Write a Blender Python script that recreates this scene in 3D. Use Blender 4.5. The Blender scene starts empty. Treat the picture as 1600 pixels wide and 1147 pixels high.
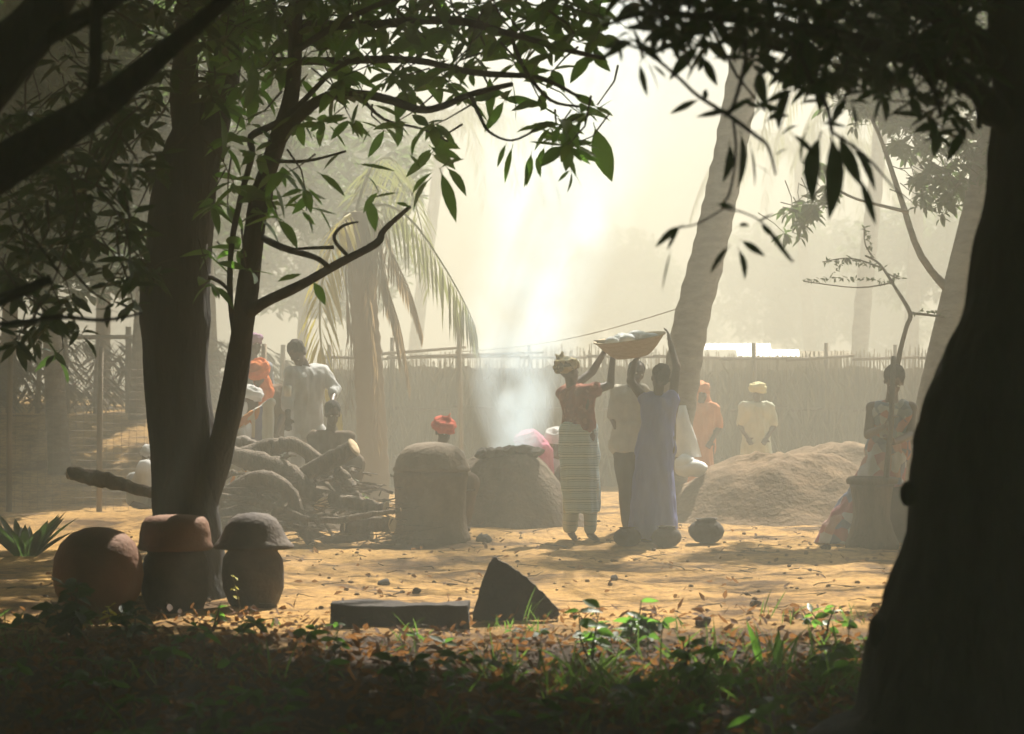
import bpy, bmesh, math, random
from mathutils import Vector, Matrix, Quaternion
from mathutils import noise as mnoise
random.seed(7)
R = random.Random(11)
U = R.uniform
PI = math.pi
scene = bpy.context.scene
COL = scene.collection

# ------------------------------------------------------------------ camera, world, sun, exposure
F = 3764.0          # focal length in photo pixels (1600 wide)
EYE = 1.6
cam_d = bpy.data.cameras.new('camera')
cam = bpy.data.objects.new('camera', cam_d); COL.objects.link(cam)
cam.location = (0, 0, EYE); cam.rotation_euler = (PI/2, 0, 0)
cam_d.sensor_width = 36; cam_d.lens = 36*F/1600
cam_d.clip_start = 0.1; cam_d.clip_end = 1000
cam_d.dof.use_dof = True; cam_d.dof.focus_distance = 22.0; cam_d.dof.aperture_fstop = 3.2
scene.camera = cam

SUN_EL, SUN_AZ = math.radians(49), math.radians(19)
SUN = Vector((math.sin(SUN_AZ)*math.cos(SUN_EL), math.cos(SUN_AZ)*math.cos(SUN_EL), math.sin(SUN_EL)))
world = bpy.data.worlds.new('World'); scene.world = world; world.use_nodes = True
wn = world.node_tree.nodes; wl = world.node_tree.links
sky = wn.new('ShaderNodeTexSky'); sky.sky_type = 'NISHITA'; sky.sun_disc = False
sky.sun_elevation = SUN_EL; sky.sun_rotation = SUN_AZ; sky.dust_density = 2.0; sky.air_density = 1.0
wl.new(sky.outputs[0], wn['Background'].inputs[0]); wn['Background'].inputs[1].default_value = 0.05
sd = bpy.data.lights.new('sun', 'SUN'); sd.energy = 5.0; sd.angle = math.radians(0.5); sd.color = (1.0, 0.94, 0.82)
sun = bpy.data.objects.new('sun', sd); COL.objects.link(sun)
sun.rotation_mode = 'QUATERNION'; sun.rotation_quaternion = SUN.to_track_quat('Z', 'Y'); sun.location = SUN*60
vs = scene.view_settings
vs.view_transform = 'Standard'; vs.look = 'None'; vs.gamma = 1; vs.use_curve_mapping = False
vs.exposure = 2.58
cy = scene.cycles
cy.max_bounces = 6; cy.diffuse_bounces = 2; cy.glossy_bounces = 2; cy.transmission_bounces = 2
cy.volume_bounces = 3; cy.transparent_max_bounces = 6
cy.volume_step_rate = 1.0; cy.volume_max_steps = 256
cy.use_denoising = True
try: cy.denoiser = 'OPENIMAGEDENOISE'
except Exception: pass
cy.caustics_reflective = False; cy.caustics_refractive = False
HAZE = 0.031

def P(px, py, d): return Vector(((px-800)/F*d, d, EYE-(py-572)/F*d))
def M(px, d): return px*d/F         # pixels to metres at a distance

# ------------------------------------------------------------------ materials
def mat(name, c1, c2=None, scale=8.0, rough=0.85, bump=0.0, bscale=None, stretch=(1,1,1), detail=6, spec=0.3, transl=None, metal=0.0, lo=0.35, hi=0.65):
    m = bpy.data.materials.new(name); m.use_nodes = True
    nt = m.node_tree; N = nt.nodes; L = nt.links
    b = N['Principled BSDF']; b.inputs['Roughness'].default_value = rough; b.inputs['Metallic'].default_value = metal
    b.inputs['Specular IOR Level'].default_value = spec
    b.inputs['Base Color'].default_value = (*c1, 1)
    tc = N.new('ShaderNodeTexCoord'); mp = N.new('ShaderNodeMapping'); mp.inputs['Scale'].default_value = stretch
    L.new(tc.outputs['Object'], mp.inputs[0])
    colout = None
    if c2:
        n = N.new('ShaderNodeTexNoise'); n.inputs['Scale'].default_value = scale; n.inputs['Detail'].default_value = detail
        n.inputs['Roughness'].default_value = 0.65
        L.new(mp.outputs[0], n.inputs['Vector'])
        r = N.new('ShaderNodeValToRGB'); r.color_ramp.elements[0].position = lo; r.color_ramp.elements[1].position = hi
        r.color_ramp.elements[0].color = (*c1, 1); r.color_ramp.elements[1].color = (*c2, 1)
        L.new(n.outputs['Fac'], r.inputs[0]); colout = r.outputs[0]
        L.new(colout, b.inputs['Base Color'])
    if bump:
        n2 = N.new('ShaderNodeTexNoise'); n2.inputs['Scale'].default_value = bscale or scale*3; n2.inputs['Detail'].default_value = 8
        L.new(mp.outputs[0], n2.inputs['Vector'])
        bp = N.new('ShaderNodeBump'); bp.inputs['Strength'].default_value = min(1.0, bump); bp.inputs['Distance'].default_value = 0.03
        L.new(n2.outputs['Fac'], bp.inputs['Height']); L.new(bp.outputs[0], b.inputs['Normal'])
    if transl:
        t = N.new('ShaderNodeBsdfTranslucent'); t.inputs[0].default_value = (*transl, 1)
        mx = N.new('ShaderNodeMixShader'); mx.inputs[0].default_value = 0.45
        L.new(b.outputs[0], mx.inputs[1]); L.new(t.outputs[0], mx.inputs[2])
        L.new(mx.outputs[0], N['Material Output'].inputs[0])
    return m

def pattern(name, kind, cols, scale, stretch=(1,1,1), rough=0.9, transl=0.15):
    """printed or woven cloth: stripes, flowers, checks"""
    m = bpy.data.materials.new(name); m.use_nodes = True
    nt = m.node_tree; N = nt.nodes; L = nt.links
    b = N['Principled BSDF']; b.inputs['Roughness'].default_value = rough; b.inputs['Specular IOR Level'].default_value = 0.2
    tc = N.new('ShaderNodeTexCoord'); mp = N.new('ShaderNodeMapping'); mp.inputs['Scale'].default_value = stretch
    L.new(tc.outputs['Object'], mp.inputs[0])
    r = N.new('ShaderNodeValToRGB'); r.color_ramp.interpolation = 'CONSTANT' if kind != 'soft' else 'LINEAR'
    els = r.color_ramp.elements
    while len(els) < len(cols): els.new(0.5)
    for i, (p, c) in enumerate(cols): els[i].position = p; els[i].color = (*c, 1)
    if kind == 'stripe':
        w = N.new('ShaderNodeTexWave'); w.bands_direction = 'Z'; w.inputs['Scale'].default_value = scale
        w.inputs['Distortion'].default_value = 1.6; w.inputs['Detail'].default_value = 2; w.inputs['Detail Scale'].default_value = 1.5
        L.new(mp.outputs[0], w.inputs['Vector']); out = w.outputs['Fac']
    elif kind == 'flower':
        w = N.new('ShaderNodeTexVoronoi'); w.inputs['Scale'].default_value = scale
        L.new(mp.outputs[0], w.inputs['Vector'])
        sp = N.new('ShaderNodeSeparateColor'); L.new(w.outputs['Color'], sp.inputs[0]); out = sp.outputs[0]
    else:
        w = N.new('ShaderNodeTexNoise'); w.inputs['Scale'].default_value = scale; w.inputs['Detail'].default_value = 5
        L.new(mp.outputs[0], w.inputs['Vector']); out = w.outputs['Fac']
    L.new(out, r.inputs[0])
    L.new(r.outputs[0], b.inputs['Base Color'])
    t = N.new('ShaderNodeBsdfTranslucent'); L.new(r.outputs[0], t.inputs[0])
    mx = N.new('ShaderNodeMixShader'); mx.inputs[0].default_value = transl
    L.new(b.outputs[0], mx.inputs[1]); L.new(t.outputs[0], mx.inputs[2]); L.new(mx.outputs[0], N['Material Output'].inputs[0])
    n2 = N.new('ShaderNodeTexNoise'); n2.inputs['Scale'].default_value = 25; L.new(tc.outputs['Object'], n2.inputs['Vector'])
    bp = N.new('ShaderNodeBump'); bp.inputs['Strength'].default_value = 0.3; bp.inputs['Distance'].default_value = 0.01
    L.new(n2.outputs['Fac'], bp.inputs['Height']); L.new(bp.outputs[0], b.inputs['Normal'])
    return m

MT = {}
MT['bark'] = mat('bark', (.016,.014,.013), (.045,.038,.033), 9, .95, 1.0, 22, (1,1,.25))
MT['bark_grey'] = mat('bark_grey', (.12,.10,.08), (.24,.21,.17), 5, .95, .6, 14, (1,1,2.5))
MT['twig'] = mat('twig', (.05,.04,.03), (.09,.07,.05), 20, .9, .4)
MT['leaf'] = mat('leaf', (.03,.06,.018), (.055,.10,.028), 5, .45, 0.15, 30, spec=.4, transl=(.18,.40,.05))
MT['leaf_dark'] = mat('leaf_dark', (.025,.045,.025), (.04,.07,.03), 5, .5, 0.15, 30, spec=.35, transl=(.05,.10,.02))
MT['leaf_yellow'] = mat('leaf_yellow', (.45,.38,.04), (.30,.32,.04), 9, .6, transl=(.6,.5,.03))
MT['leaf_far'] = mat('leaf_far', (.04,.065,.035), (.07,.10,.045), 2, .6, transl=(.09,.16,.04))
MT['leaf_dead'] = mat('leaf_dead', (.045,.023,.012), (.125,.064,.030), 3, .8, transl=(.20,.09,.028))
MT['frond'] = mat('frond', (.10,.11,.05), (.16,.16,.07), 3, .6, spec=.2, transl=(.20,.22,.08))
MT['frond_yellow'] = mat('frond_yellow', (.30,.27,.06), (.40,.33,.08), 3, .6, transl=(.65,.55,.08))
MT['frond_dead'] = mat('frond_dead', (.17,.12,.075), (.24,.175,.11), 4, .8, transl=(.30,.20,.10))
MT['grass'] = mat('grass', (.025,.042,.012), (.055,.075,.02), 2, .6, transl=(.14,.25,.04))
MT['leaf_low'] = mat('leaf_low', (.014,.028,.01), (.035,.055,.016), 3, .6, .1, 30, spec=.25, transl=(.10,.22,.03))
MT['earth'] = mat('earth', (.10,.06,.03), (.19,.118,.06), 4, 1.0, .8, 18)
MT['ash'] = mat('ash', (.055,.038,.024), (.125,.088,.055), 6, 1.0, 1.0, 22)
MT['clay'] = mat('clay', (.11,.045,.022), (.20,.095,.048), 4, .8, .35, 30, lo=.3, hi=.7)
MT['clay_grey'] = mat('clay_grey', (.055,.042,.036), (.115,.088,.068), 6, .85, .4, 30)
MT['clay_kiln'] = mat('clay_kiln', (.12,.085,.058), (.21,.155,.105), 5, .9, .6, 24)
MT['clay_dark'] = mat('clay_dark', (.018,.015,.014), (.048,.036,.029), 7, .95, .4, 30)
MT['wood'] = mat('wood', (.06,.043,.03), (.16,.115,.08), 6, .9, .8, 18, (3,3,1))
MT['wood_dark'] = mat('wood_dark', (.055,.04,.03), (.12,.085,.06), 7, .8, .6, 20, (2,2,.6))
MT['wood_cut'] = mat('wood_cut', (.42,.30,.18), (.52,.40,.26), 12, .9, .3)
MT['reed'] = mat('reed', (.19,.15,.09), (.30,.245,.155), 3, .9, .5, 20, (6,6,.6))
MT['pole'] = mat('pole', (.15,.115,.08), (.26,.20,.14), 7, .9, .5, 20, (1,1,.4))
MT['wire'] = mat('wire', (.16,.14,.12), (.24,.17,.12), 20, .6, metal=.3)
MT['tin'] = mat('tin', (.62,.62,.62), (.74,.72,.68), 6, .55, .1, 20, metal=.3)
MT['enamel'] = mat('enamel', (.62,.58,.50), (.74,.70,.62), 4, .4, .1)
MT['basket'] = mat('basket', (.40,.30,.18), (.52,.41,.26), 14, .8, .6, 50, (1,1,4))
MT['skin'] = mat('skin', (.055,.028,.017), (.085,.043,.026), 9, .5, .15, 60, spec=.4)
MT['hair'] = mat('hair', (.012,.010,.009), (.025,.02,.018), 40, .9, .8, 80)
MT['eye'] = mat('eye', (.5,.48,.44))
MT['white_cloth'] = pattern('white_cloth', 'soft', [(.3,(.62,.61,.60)), (.7,(.82,.83,.83))], 6, transl=.5)
MT['cream_cloth'] = pattern('cream_cloth', 'soft', [(.3,(.33,.29,.23)), (.7,(.46,.41,.34))], 8)
MT['lavender'] = pattern('lavender', 'soft', [(.3,(.20,.24,.58)), (.7,(.29,.33,.72))], 7, (1,1,.3), transl=.12)
MT['rust'] = pattern('rust', 'flower', [(0,(.26,.065,.035)), (.5,(.20,.05,.03)), (.85,(.36,.15,.09))], 26)
MT['teal_stripe'] = pattern('teal_stripe', 'stripe', [(0,(.60,.74,.80)), (.30,(.30,.46,.54)), (.42,(.66,.78,.82)), (.78,(.16,.30,.38)), (.88,(.70,.80,.82))], 3.0)
MT['pale_wrap'] = pattern('pale_wrap', 'stripe', [(0,(.62,.66,.60)), (.6,(.40,.50,.48)), (.8,(.66,.66,.58))], 3.0)
MT['scarf_print'] = pattern('scarf_print', 'flower', [(0,(.42,.34,.18)), (.35,(.10,.085,.05)), (.6,(.50,.43,.26)), (.85,(.20,.20,.14))], 30)
MT['red_scarf'] = pattern('red_scarf', 'soft', [(.3,(.55,.07,.045)), (.7,(.75,.14,.08))], 16, transl=.3)
MT['pink_scarf'] = pattern('pink_scarf', 'soft', [(.3,(.62,.14,.27)), (.7,(.76,.30,.42))], 12, transl=.3)
MT['orange_scarf'] = pattern('orange_scarf', 'soft', [(.3,(.70,.15,.04)), (.7,(.82,.24,.06))], 14, transl=.3)
MT['orange_dress'] = pattern('orange_dress', 'soft', [(.3,(.60,.20,.08)), (.7,(.70,.30,.15))], 6)
MT['orange_print'] = pattern('orange_print', 'flower', [(0,(.70,.68,.62)), (.4,(.75,.28,.06)), (.62,(.66,.62,.56)), (.85,(.30,.30,.50))], 12, (1,1,.25))
MT['brown_cloth'] = pattern('brown_cloth', 'soft', [(.3,(.10,.065,.045)), (.7,(.16,.11,.075))], 8)
MT['dark_cloth'] = pattern('dark_cloth', 'soft', [(.3,(.05,.042,.04)), (.7,(.09,.075,.065))], 8)
MT['violet_scarf'] = pattern('violet_scarf', 'soft', [(.3,(.28,.15,.26)), (.7,(.38,.22,.34))], 10)
MT['grey_cloth'] = pattern('grey_cloth', 'soft', [(.3,(.20,.22,.27)), (.7,(.28,.30,.35))], 8)
MT['pale_dress'] = pattern('pale_dress', 'soft', [(.3,(.50,.52,.40)), (.7,(.66,.66,.52))], 8)
MT['yellow_scarf'] = pattern('yellow_scarf', 'soft', [(.3,(.62,.55,.26)), (.7,(.76,.70,.42))], 12)
MT['blue_print'] = pattern('blue_print', 'flower', [(0,(.10,.15,.26)), (.35,(.45,.48,.52)), (.55,(.18,.24,.34)), (.8,(.45,.20,.16))], 13)
MT['pink_print'] = pattern('pink_print', 'flower', [(0,(.42,.18,.20)), (.3,(.20,.24,.36)), (.55,(.50,.30,.26)), (.8,(.48,.50,.55))], 9)
for k in ('sack',): MT[k] = pattern(k, 'soft', [(.3,(.66,.68,.70)), (.7,(.80,.81,.80))], 9)

# ground: golden dirt; leaf mould under the trees, coloured darker to deepen the shade
gm = bpy.data.materials.new('dirt'); gm.use_nodes = True
N = gm.node_tree.nodes; L = gm.node_tree.links; b = N['Principled BSDF']; b.inputs['Roughness'].default_value = 1; b.inputs['Specular IOR Level'].default_value = .15
tc = N.new('ShaderNodeTexCoord')
n1 = N.new('ShaderNodeTexNoise'); n1.inputs['Scale'].default_value = 0.9; n1.inputs['Detail'].default_value = 9; n1.inputs['Roughness'].default_value = .7
n2 = N.new('ShaderNodeTexNoise'); n2.inputs['Scale'].default_value = 14; n2.inputs['Detail'].default_value = 8; n2.inputs['Roughness'].default_value = .7
r1 = N.new('ShaderNodeValToRGB'); e = r1.color_ramp.elements
e[0].position = .40; e[0].color = (.10,.055,.023,1); e[1].position = .60; e[1].color = (.47,.275,.09,1)
e.new(.5).color = (.40,.235,.085,1)
L.new(tc.outputs['Object'], n1.inputs['Vector']); L.new(tc.outputs['Object'], n2.inputs['Vector'])
L.new(n1.outputs['Fac'], r1.inputs[0])
r2 = N.new('ShaderNodeValToRGB'); r2.color_ramp.elements[0].position = .38; r2.color_ramp.elements[0].color = (.35,.33,.3,1)
r2.color_ramp.elements[1].position = .55; r2.color_ramp.elements[1].color = (1,1,1,1)
L.new(n2.outputs['Fac'], r2.inputs[0])
mx = N.new('ShaderNodeMix'); mx.data_type = 'RGBA'; mx.blend_type = 'MULTIPLY'; mx.inputs['Factor'].default_value = .8
L.new(r1.outputs[0], mx.inputs['A']); L.new(r2.outputs[0], mx.inputs['B'])
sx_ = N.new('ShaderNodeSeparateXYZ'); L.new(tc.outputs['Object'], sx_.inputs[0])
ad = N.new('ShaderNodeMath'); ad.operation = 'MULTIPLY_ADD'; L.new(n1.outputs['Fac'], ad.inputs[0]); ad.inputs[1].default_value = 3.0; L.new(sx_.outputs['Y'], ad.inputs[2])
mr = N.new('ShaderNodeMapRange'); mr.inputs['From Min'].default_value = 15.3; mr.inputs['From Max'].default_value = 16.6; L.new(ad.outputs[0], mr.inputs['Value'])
mh = N.new('ShaderNodeMix'); mh.data_type = 'RGBA'; mh.inputs['A'].default_value = (.035,.022,.014,1)  # dark mould tone, mixed in up to the edge of the tree shade
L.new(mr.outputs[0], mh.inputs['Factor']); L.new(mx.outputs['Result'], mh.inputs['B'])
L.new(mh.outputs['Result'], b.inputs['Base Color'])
bp = N.new('ShaderNodeBump'); bp.inputs['Strength'].default_value = .9; bp.inputs['Distance'].default_value = .05
L.new(n2.outputs['Fac'], bp.inputs['Height']); L.new(bp.outputs[0], b.inputs['Normal'])
MT['dirt'] = gm

# ------------------------------------------------------------------ mesh helpers
class MB:
    def __init__(s): s.v = []; s.f = []
    def tube(s, pts, rad, n=8, wob=0.0, cap=True, freq=3.0):
        pts = [Vector(p) for p in pts]
        if not isinstance(rad, (list, tuple)): rad = [rad]*len(pts)
        base = len(s.v); ref = None
        for i, p in enumerate(pts):
            t = (pts[min(i+1, len(pts)-1)] - pts[max(i-1, 0)]).normalized()
            if ref is None:
                ref = t.orthogonal().normalized()
            ref = (ref - t*ref.dot(t)).normalized(); bi = t.cross(ref)
            for k in range(n):
                a = 2*PI*k/n; dr = ref*math.cos(a)+bi*math.sin(a)
                r = rad[i]
                if wob: r *= 1 + wob*mnoise.noise((p+dr*rad[i])*freq)
                s.v.append(p+dr*r)
        for i in range(len(pts)-1):
            for k in range(n):
                a = base+i*n+k; c = base+i*n+(k+1) % n
                s.f.append((a, c, c+n, a+n))
        if cap:
            s.f.append(tuple(base+k for k in reversed(range(n))))
            s.f.append(tuple(base+(len(pts)-1)*n+k for k in range(n)))
        return s
    def lathe(s, prof, n=28, c=(0,0,0), wob=0.0, freq=6, sx=1, sy=1, axis=None):
        base = len(s.v); c = Vector(c)
        q = Vector((0,0,1)).rotation_difference(Vector(axis)) if axis else None
        for (r, z) in prof:
            for k in range(n):
                a = 2*PI*k/n
                p = Vector((r*math.cos(a)*sx, r*math.sin(a)*sy, z))
                if wob: p *= 1; w = 1+wob*mnoise.noise(p*freq+c); p.x *= w; p.y *= w
                if q: p = q @ p
                s.v.append(c+p)
        for i in range(len(prof)-1):
            for k in range(n):
                a = base+i*n+k; d = base+i*n+(k+1) % n
                s.f.append((a, d, d+n, a+n))
        if prof[0][0] > 0: s.f.append(tuple(base+k for k in reversed(range(n))))
        if prof[-1][0] > 0: s.f.append(tuple(base+(len(prof)-1)*n+k for k in range(n)))
        return s
    def ell(s, c, r, rot=None, n=14, m=9):
        base = len(s.v); c = Vector(c)
        for i in range(m+1):
            th = PI*(i if 0 < i < m else (0.02 if i == 0 else m-0.02))/m
            for k in range(n):
                a = 2*PI*k/n
                p = Vector((r[0]*math.sin(th)*math.cos(a), r[1]*math.sin(th)*math.sin(a), -r[2]*math.cos(th)))
                if rot: p = rot @ p
                s.v.append(c+p)
        for i in range(m):
            for k in range(n):
                a = base+i*n+k; d = base+i*n+(k+1) % n
                s.f.append((a, d, d+n, a+n))
        s.f.append(tuple(base+k for k in reversed(range(n)))); s.f.append(tuple(base+m*n+k for k in range(n)))
        return s
    def cap(s, a, bb, ra, rb, n=12, flat=None):
        """tapered capsule; flat = (unit vector, factor) squashes it along that vector"""
        a = Vector(a); bb = Vector(bb); t = (bb-a); ln = t.length
        t = t.normalized() if ln > 1e-6 else Vector((0,0,1)); ref = t.orthogonal().normalized(); bi = t.cross(ref)
        base = len(s.v); rings = []
        for j in range(5): th = PI/2*(1-j/4.0)*0.97; rings.append((a - t*ra*math.sin(th), ra*math.cos(th)))
        for j in range(1, 4): rings.append((a.lerp(bb, j/4), ra+(rb-ra)*j/4))
        for j in range(5): th = PI/2*(j/4.0)*0.97; rings.append((bb + t*rb*math.sin(th), rb*math.cos(th)))
        for p, r in rings:
            for k in range(n):
                an = 2*PI*k/n; o = ref*math.cos(an)*r + bi*math.sin(an)*r
                if flat: o = o - flat[0]*o.dot(flat[0])*(1-flat[1])
                s.v.append(p+o)
        for i in range(len(rings)-1):
            for k in range(n):
                x = base+i*n+k; y = base+i*n+(k+1) % n
                s.f.append((x, y, y+n, x+n))
        s.f.append(tuple(base+k for k in reversed(range(n)))); s.f.append(tuple(base+(len(rings)-1)*n+k for k in range(n)))
        return s
    def loft(s, rings, n=20):
        """rings: (centre, rx, ry)"""
        base = len(s.v)
        for c, rx, ry in rings:
            for k in range(n):
                a = 2*PI*k/n; s.v.append(Vector(c)+Vector((rx*math.cos(a), ry*math.sin(a), 0)))
        for i in range(len(rings)-1):
            for k in range(n):
                x = base+i*n+k; y = base+i*n+(k+1) % n
                s.f.append((x, y, y+n, x+n))
        s.f.append(tuple(base+k for k in reversed(range(n)))); s.f.append(tuple(base+(len(rings)-1)*n+k for k in range(n)))
        return s
    def box(s, c, h, rot=None):
        base = len(s.v); c = Vector(c)
        for x in (-1,1):
            for y in (-1,1):
                for z in (-1,1):
                    p = Vector((x*h[0], y*h[1], z*h[2]))
                    s.v.append(c+(rot @ p if rot else p))
        for f in ((0,1,3,2),(4,6,7,5),(0,4,5,1),(2,3,7,6),(0,2,6,4),(1,5,7,3)): s.f.append(tuple(base+i for i in f))
        return s
    def leaf(s, base_p, d, length, width, roll=None, droop=0.25, fold=0.22, seg=4):
        """elliptic leaf blade with a folded midrib, drooping at its tip"""
        d = Vector(d).normalized(); base_p = Vector(base_p)
        side = d.cross(Vector((0,0,1)))
        if side.length < .1: side = Vector((1,0,0))
        side.normalize(); up = side.cross(d)
        if roll is None: roll = U(-1.1, 1.1)
        q = Quaternion(d, roll); side = q @ side; up2 = q @ up
        b0 = len(s.v); p = base_p.copy(); dd = d.copy()
        prof = {3:(.0,.95,.7,0), 4:(.04,.8,1,.7,0), 5:(.05,.7,1,.9,.55,0)}[seg]
        for i in range(seg+1):
            w = width*.5*prof[i]; lift = up2*(w*fold)
            s.v += [p+side*w+lift, p.copy(), p-side*w+lift]
            dd = (dd+Vector((0,0,-droop/seg))).normalized(); p = p+dd*(length/seg)
        for i in range(seg):
            a = b0+i*3
            s.f += [(a, a+1, a+4, a+3), (a+1, a+2, a+5, a+4)]
        return s
    def mesh(s, name, m, off=None, smooth=True):
        me = bpy.data.meshes.new(name)
        vv = [tuple(p-off) for p in s.v] if off is not None else [tuple(p) for p in s.v]
        me.from_pydata(vv, [], s.f); me.update()
        ms = m if isinstance(m, (list, tuple)) else [m]
        for x in ms: me.materials.append(MT[x])
        if smooth: me.polygons.foreach_set('use_smooth', [True]*len(me.polygons))
        return me

def link(name, me, parent=None, loc=None):
    o = bpy.data.objects.new(name, me); COL.objects.link(o)
    if parent: o.parent = parent
    if loc is not None: o.location = loc
    return o
def tag(o, label=None, cat=None, group=None, kind=None):
    if label: o['label'] = label
    if cat: o['category'] = cat
    if group: o['group'] = group
    if kind: o['kind'] = kind
    return o
def thing(name, label, cat, loc, group=None):
    return tag(link(name, None, None, Vector(loc)), label, cat, group)
def wloc(o):
    v = Vector((0,0,0))
    while o: v = v+o.location; o = o.parent
    return v
def part(name, mb, m, root, smooth=True, kind=None, label=None):
    o = link(name, mb.mesh(name, m, wloc(root), smooth), root)
    return tag(o, label, None, None, kind)
def single(name, mb, m, loc, label, cat, group=None, smooth=True):
    loc = Vector(loc); o = link(name, mb.mesh(name, m, loc, smooth), None, loc)
    return tag(o, label, cat, group)

def smoothstep(x, a, b_):
    t = max(0, min(1, (x-a)/(b_-a))); return t*t*(3-2*t)
def gh(x, y):
    z = .05*mnoise.noise(Vector((x*.5, y*.5, 0)))+.025*mnoise.noise(Vector((x*1.9, y*1.9, 3)))
    z += .32*math.exp(-((x+2.2)/1.5)**2-((y-24.6)/1.6)**2)
    z += .95*smoothstep(y, 27.8, 34)*smoothstep(-x, 2.3, 4.0)*(1-smoothstep(y, 60, 90))
    return z

# ------------------------------------------------------------------ ground
mb = MB()
ys = [-26+i*2.0 for i in range(16)] + [6+i*.14 for i in range(170)] + [29.8+i*.6 for i in range(20)] + [42+i*6 for i in range(26)]
xs = [-105+i*6 for i in range(15)] + [-18+i*1.0 for i in range(11)] + [-7+i*.14 for i in range(100)] + [7+i*1.0 for i in range(11)] + [21+i*6 for i in range(15)]
for y in ys:
    for x in xs:
        z = gh(x, y)
        if abs(x) < 8 and 9 < y < 30:
            z += .022*mnoise.noise(Vector((x*5, y*5, 1)))+.012*mnoise.noise(Vector((x*13, y*13, 1)))
        mb.v.append(Vector((x, y, z)))
nx = len(xs)
for j in range(len(ys)-1):
    for i in range(nx-1):
        a = j*nx+i; mb.f.append((a, a+1, a+nx+1, a+nx))
ground = tag(link('ground', mb.mesh('ground', 'dirt')), 'bare golden dirt yard, leaf mould coloured darker in the front shade', None, None, 'structure')

# ------------------------------------------------------------------ haze
def volmat(name, color, dens, g):
    m = bpy.data.materials.new(name); m.use_nodes = True
    n = m.node_tree.nodes; l = m.node_tree.links
    n.remove(n['Principled BSDF'])
    pv = n.new('ShaderNodeVolumePrincipled'); pv.inputs['Color'].default_value = (*color, 1); pv.inputs['Density'].default_value = dens
    pv.inputs['Anisotropy'].default_value = g
    l.new(pv.outputs[0], n['Material Output'].inputs['Volume'])
    return m, pv
MT['haze'], _ = volmat('haze', (.43,.425,.365), HAZE, .27)
mb = MB(); mb.box((0, 72, 4.75), (112, 104, 6.05))
haze = tag(link('haze', mb.mesh('haze', 'haze', None, False)), 'pale dusty haze filling the yard', None, None, 'stuff')

# ------------------------------------------------------------------ leaf stock shared by single leaves
def leaf_stock(seed, w, droop, fold, m, seg=5):
    global R, U
    k = MB(); k.leaf((0,0,0), (1,0,0), 1.0, w, 0.0, droop, fold, seg)
    k.tube([(-.12,0,.0), (0,0,0)], [.008,.012], 4)
    return k.mesh('leaf', m)
LEAF = {m: [leaf_stock(i, w, dr, fo, m) for i, (w, dr, fo) in enumerate(((.30,.35,.25), (.36,.6,.35), (.26,.15,.15), (.33,-.2,.3)))] for m in ('leaf', 'leaf_dark', 'leaf_yellow')}
LEAF_COUNT = {}
def put_leaf(root, base, d, length, roll=None, m='leaf', var=None, wmul=1.0):
    """one leaf object under its tree"""
    d = Vector(d).normalized()
    if roll is None: roll = U(-1.0, 1.0)
    q = Vector((1,0,0)).rotation_difference(d)
    side = q @ Vector((0,1,0)); hz = d.cross(Vector((0,0,1)))
    if hz.length > .05:
        ang = side.angle(-hz.normalized()); 
        if side.cross(-hz).dot(d) < 0: ang = -ang
        q = Quaternion(d, ang) @ q
    q = Quaternion(d, roll) @ q
    me = LEAF[m][var if var is not None else R.randrange(4)]
    o = link('leaf', me, root, Vector(base)-root.location)
    o.rotation_mode = 'QUATERNION'; o.rotation_quaternion = q; o.scale = (length, length*wmul, length*wmul)
    LEAF_COUNT[root.name] = LEAF_COUNT.get(root.name, 0)+1
    return o

def crown_chunk(name, n, r, m, lmin, lmax, seed, seg=3, hollow=.0):
    global R, U
    R = random.Random(seed); U = R.uniform
    k = MB()
    for i in range(n):
        while True:
            v = Vector((U(-1,1), U(-1,1), U(-1,1)))
            if hollow < v.length < 1: break
        # leaves gather at twig ends
        c = Vector((v.x*r[0], v.y*r[1], v.z*r[2]))
        for q in range(4):
            d = Vector((U(-1,1), U(-1,1), U(-.9,.35))); ln = U(lmin, lmax)
            k.leaf(c, d, ln, ln*U(.28,.42), None, U(.1,.6), .25, seg)
    return k.mesh(name, m, None, False)

def limb(mb_, pix, n=10, wob=.12, sub=4, jit=0.0):
    """pix: (px, py, d, width in px) polyline, Catmull-Rom smoothed"""
    pts = [P(a, b_, d) for a, b_, d, w in pix]; rr = [M(w, d)/2 for a, b_, d, w in pix]
    op, orr = [], []
    for i in range(len(pts)-1):
        p0 = pts[max(i-1,0)]; p1 = pts[i]; p2 = pts[i+1]; p3 = pts[min(i+2, len(pts)-1)]
        for j in range(sub):
            t = j/sub
            q = 0.5*((2*p1)+(p2-p0)*t+(2*p0-5*p1+4*p2-p3)*t*t+(3*p1-p0-3*p2+p3)*t**3)
            if jit: q = q+Vector((U(-jit,jit), U(-jit,jit), U(-jit,jit)))
            op.append(q); orr.append(rr[i]*(1-t)+rr[i+1]*t)
    op.append(pts[-1]); orr.append(rr[-1])
    mb_.tube(op, orr, n, wob)
    return op
def twig_to(mb_, a, b_, r0=.006, r1=.003, sag=.04):
    m1 = a.lerp(b_, .5)+Vector((U(-sag,sag), U(-sag,sag), U(-sag,sag)))
    mb_.tube([a, m1, b_], [r0, (r0+r1)/2, r1], 5)

def whorl(root, twigs, tip, n, length, m='leaf', back=None, spread=1.0):
    """leaves radiating and drooping from a twig tip"""
    if back is not None: twig_to(twigs, back, tip, .008, .004)
    a0 = U(0, 6.28)
    for i in range(n):
        a = a0+2*PI*i/n+U(-.4,.4)
        d = Vector((math.cos(a)*spread, math.sin(a)*spread*.8, U(-1.0,.45)))
        put_leaf(root, tip+Vector((U(-.02,.02), U(-.02,.02), U(-.04,.02))), d, length*U(.65,1.15), None, m)

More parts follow.
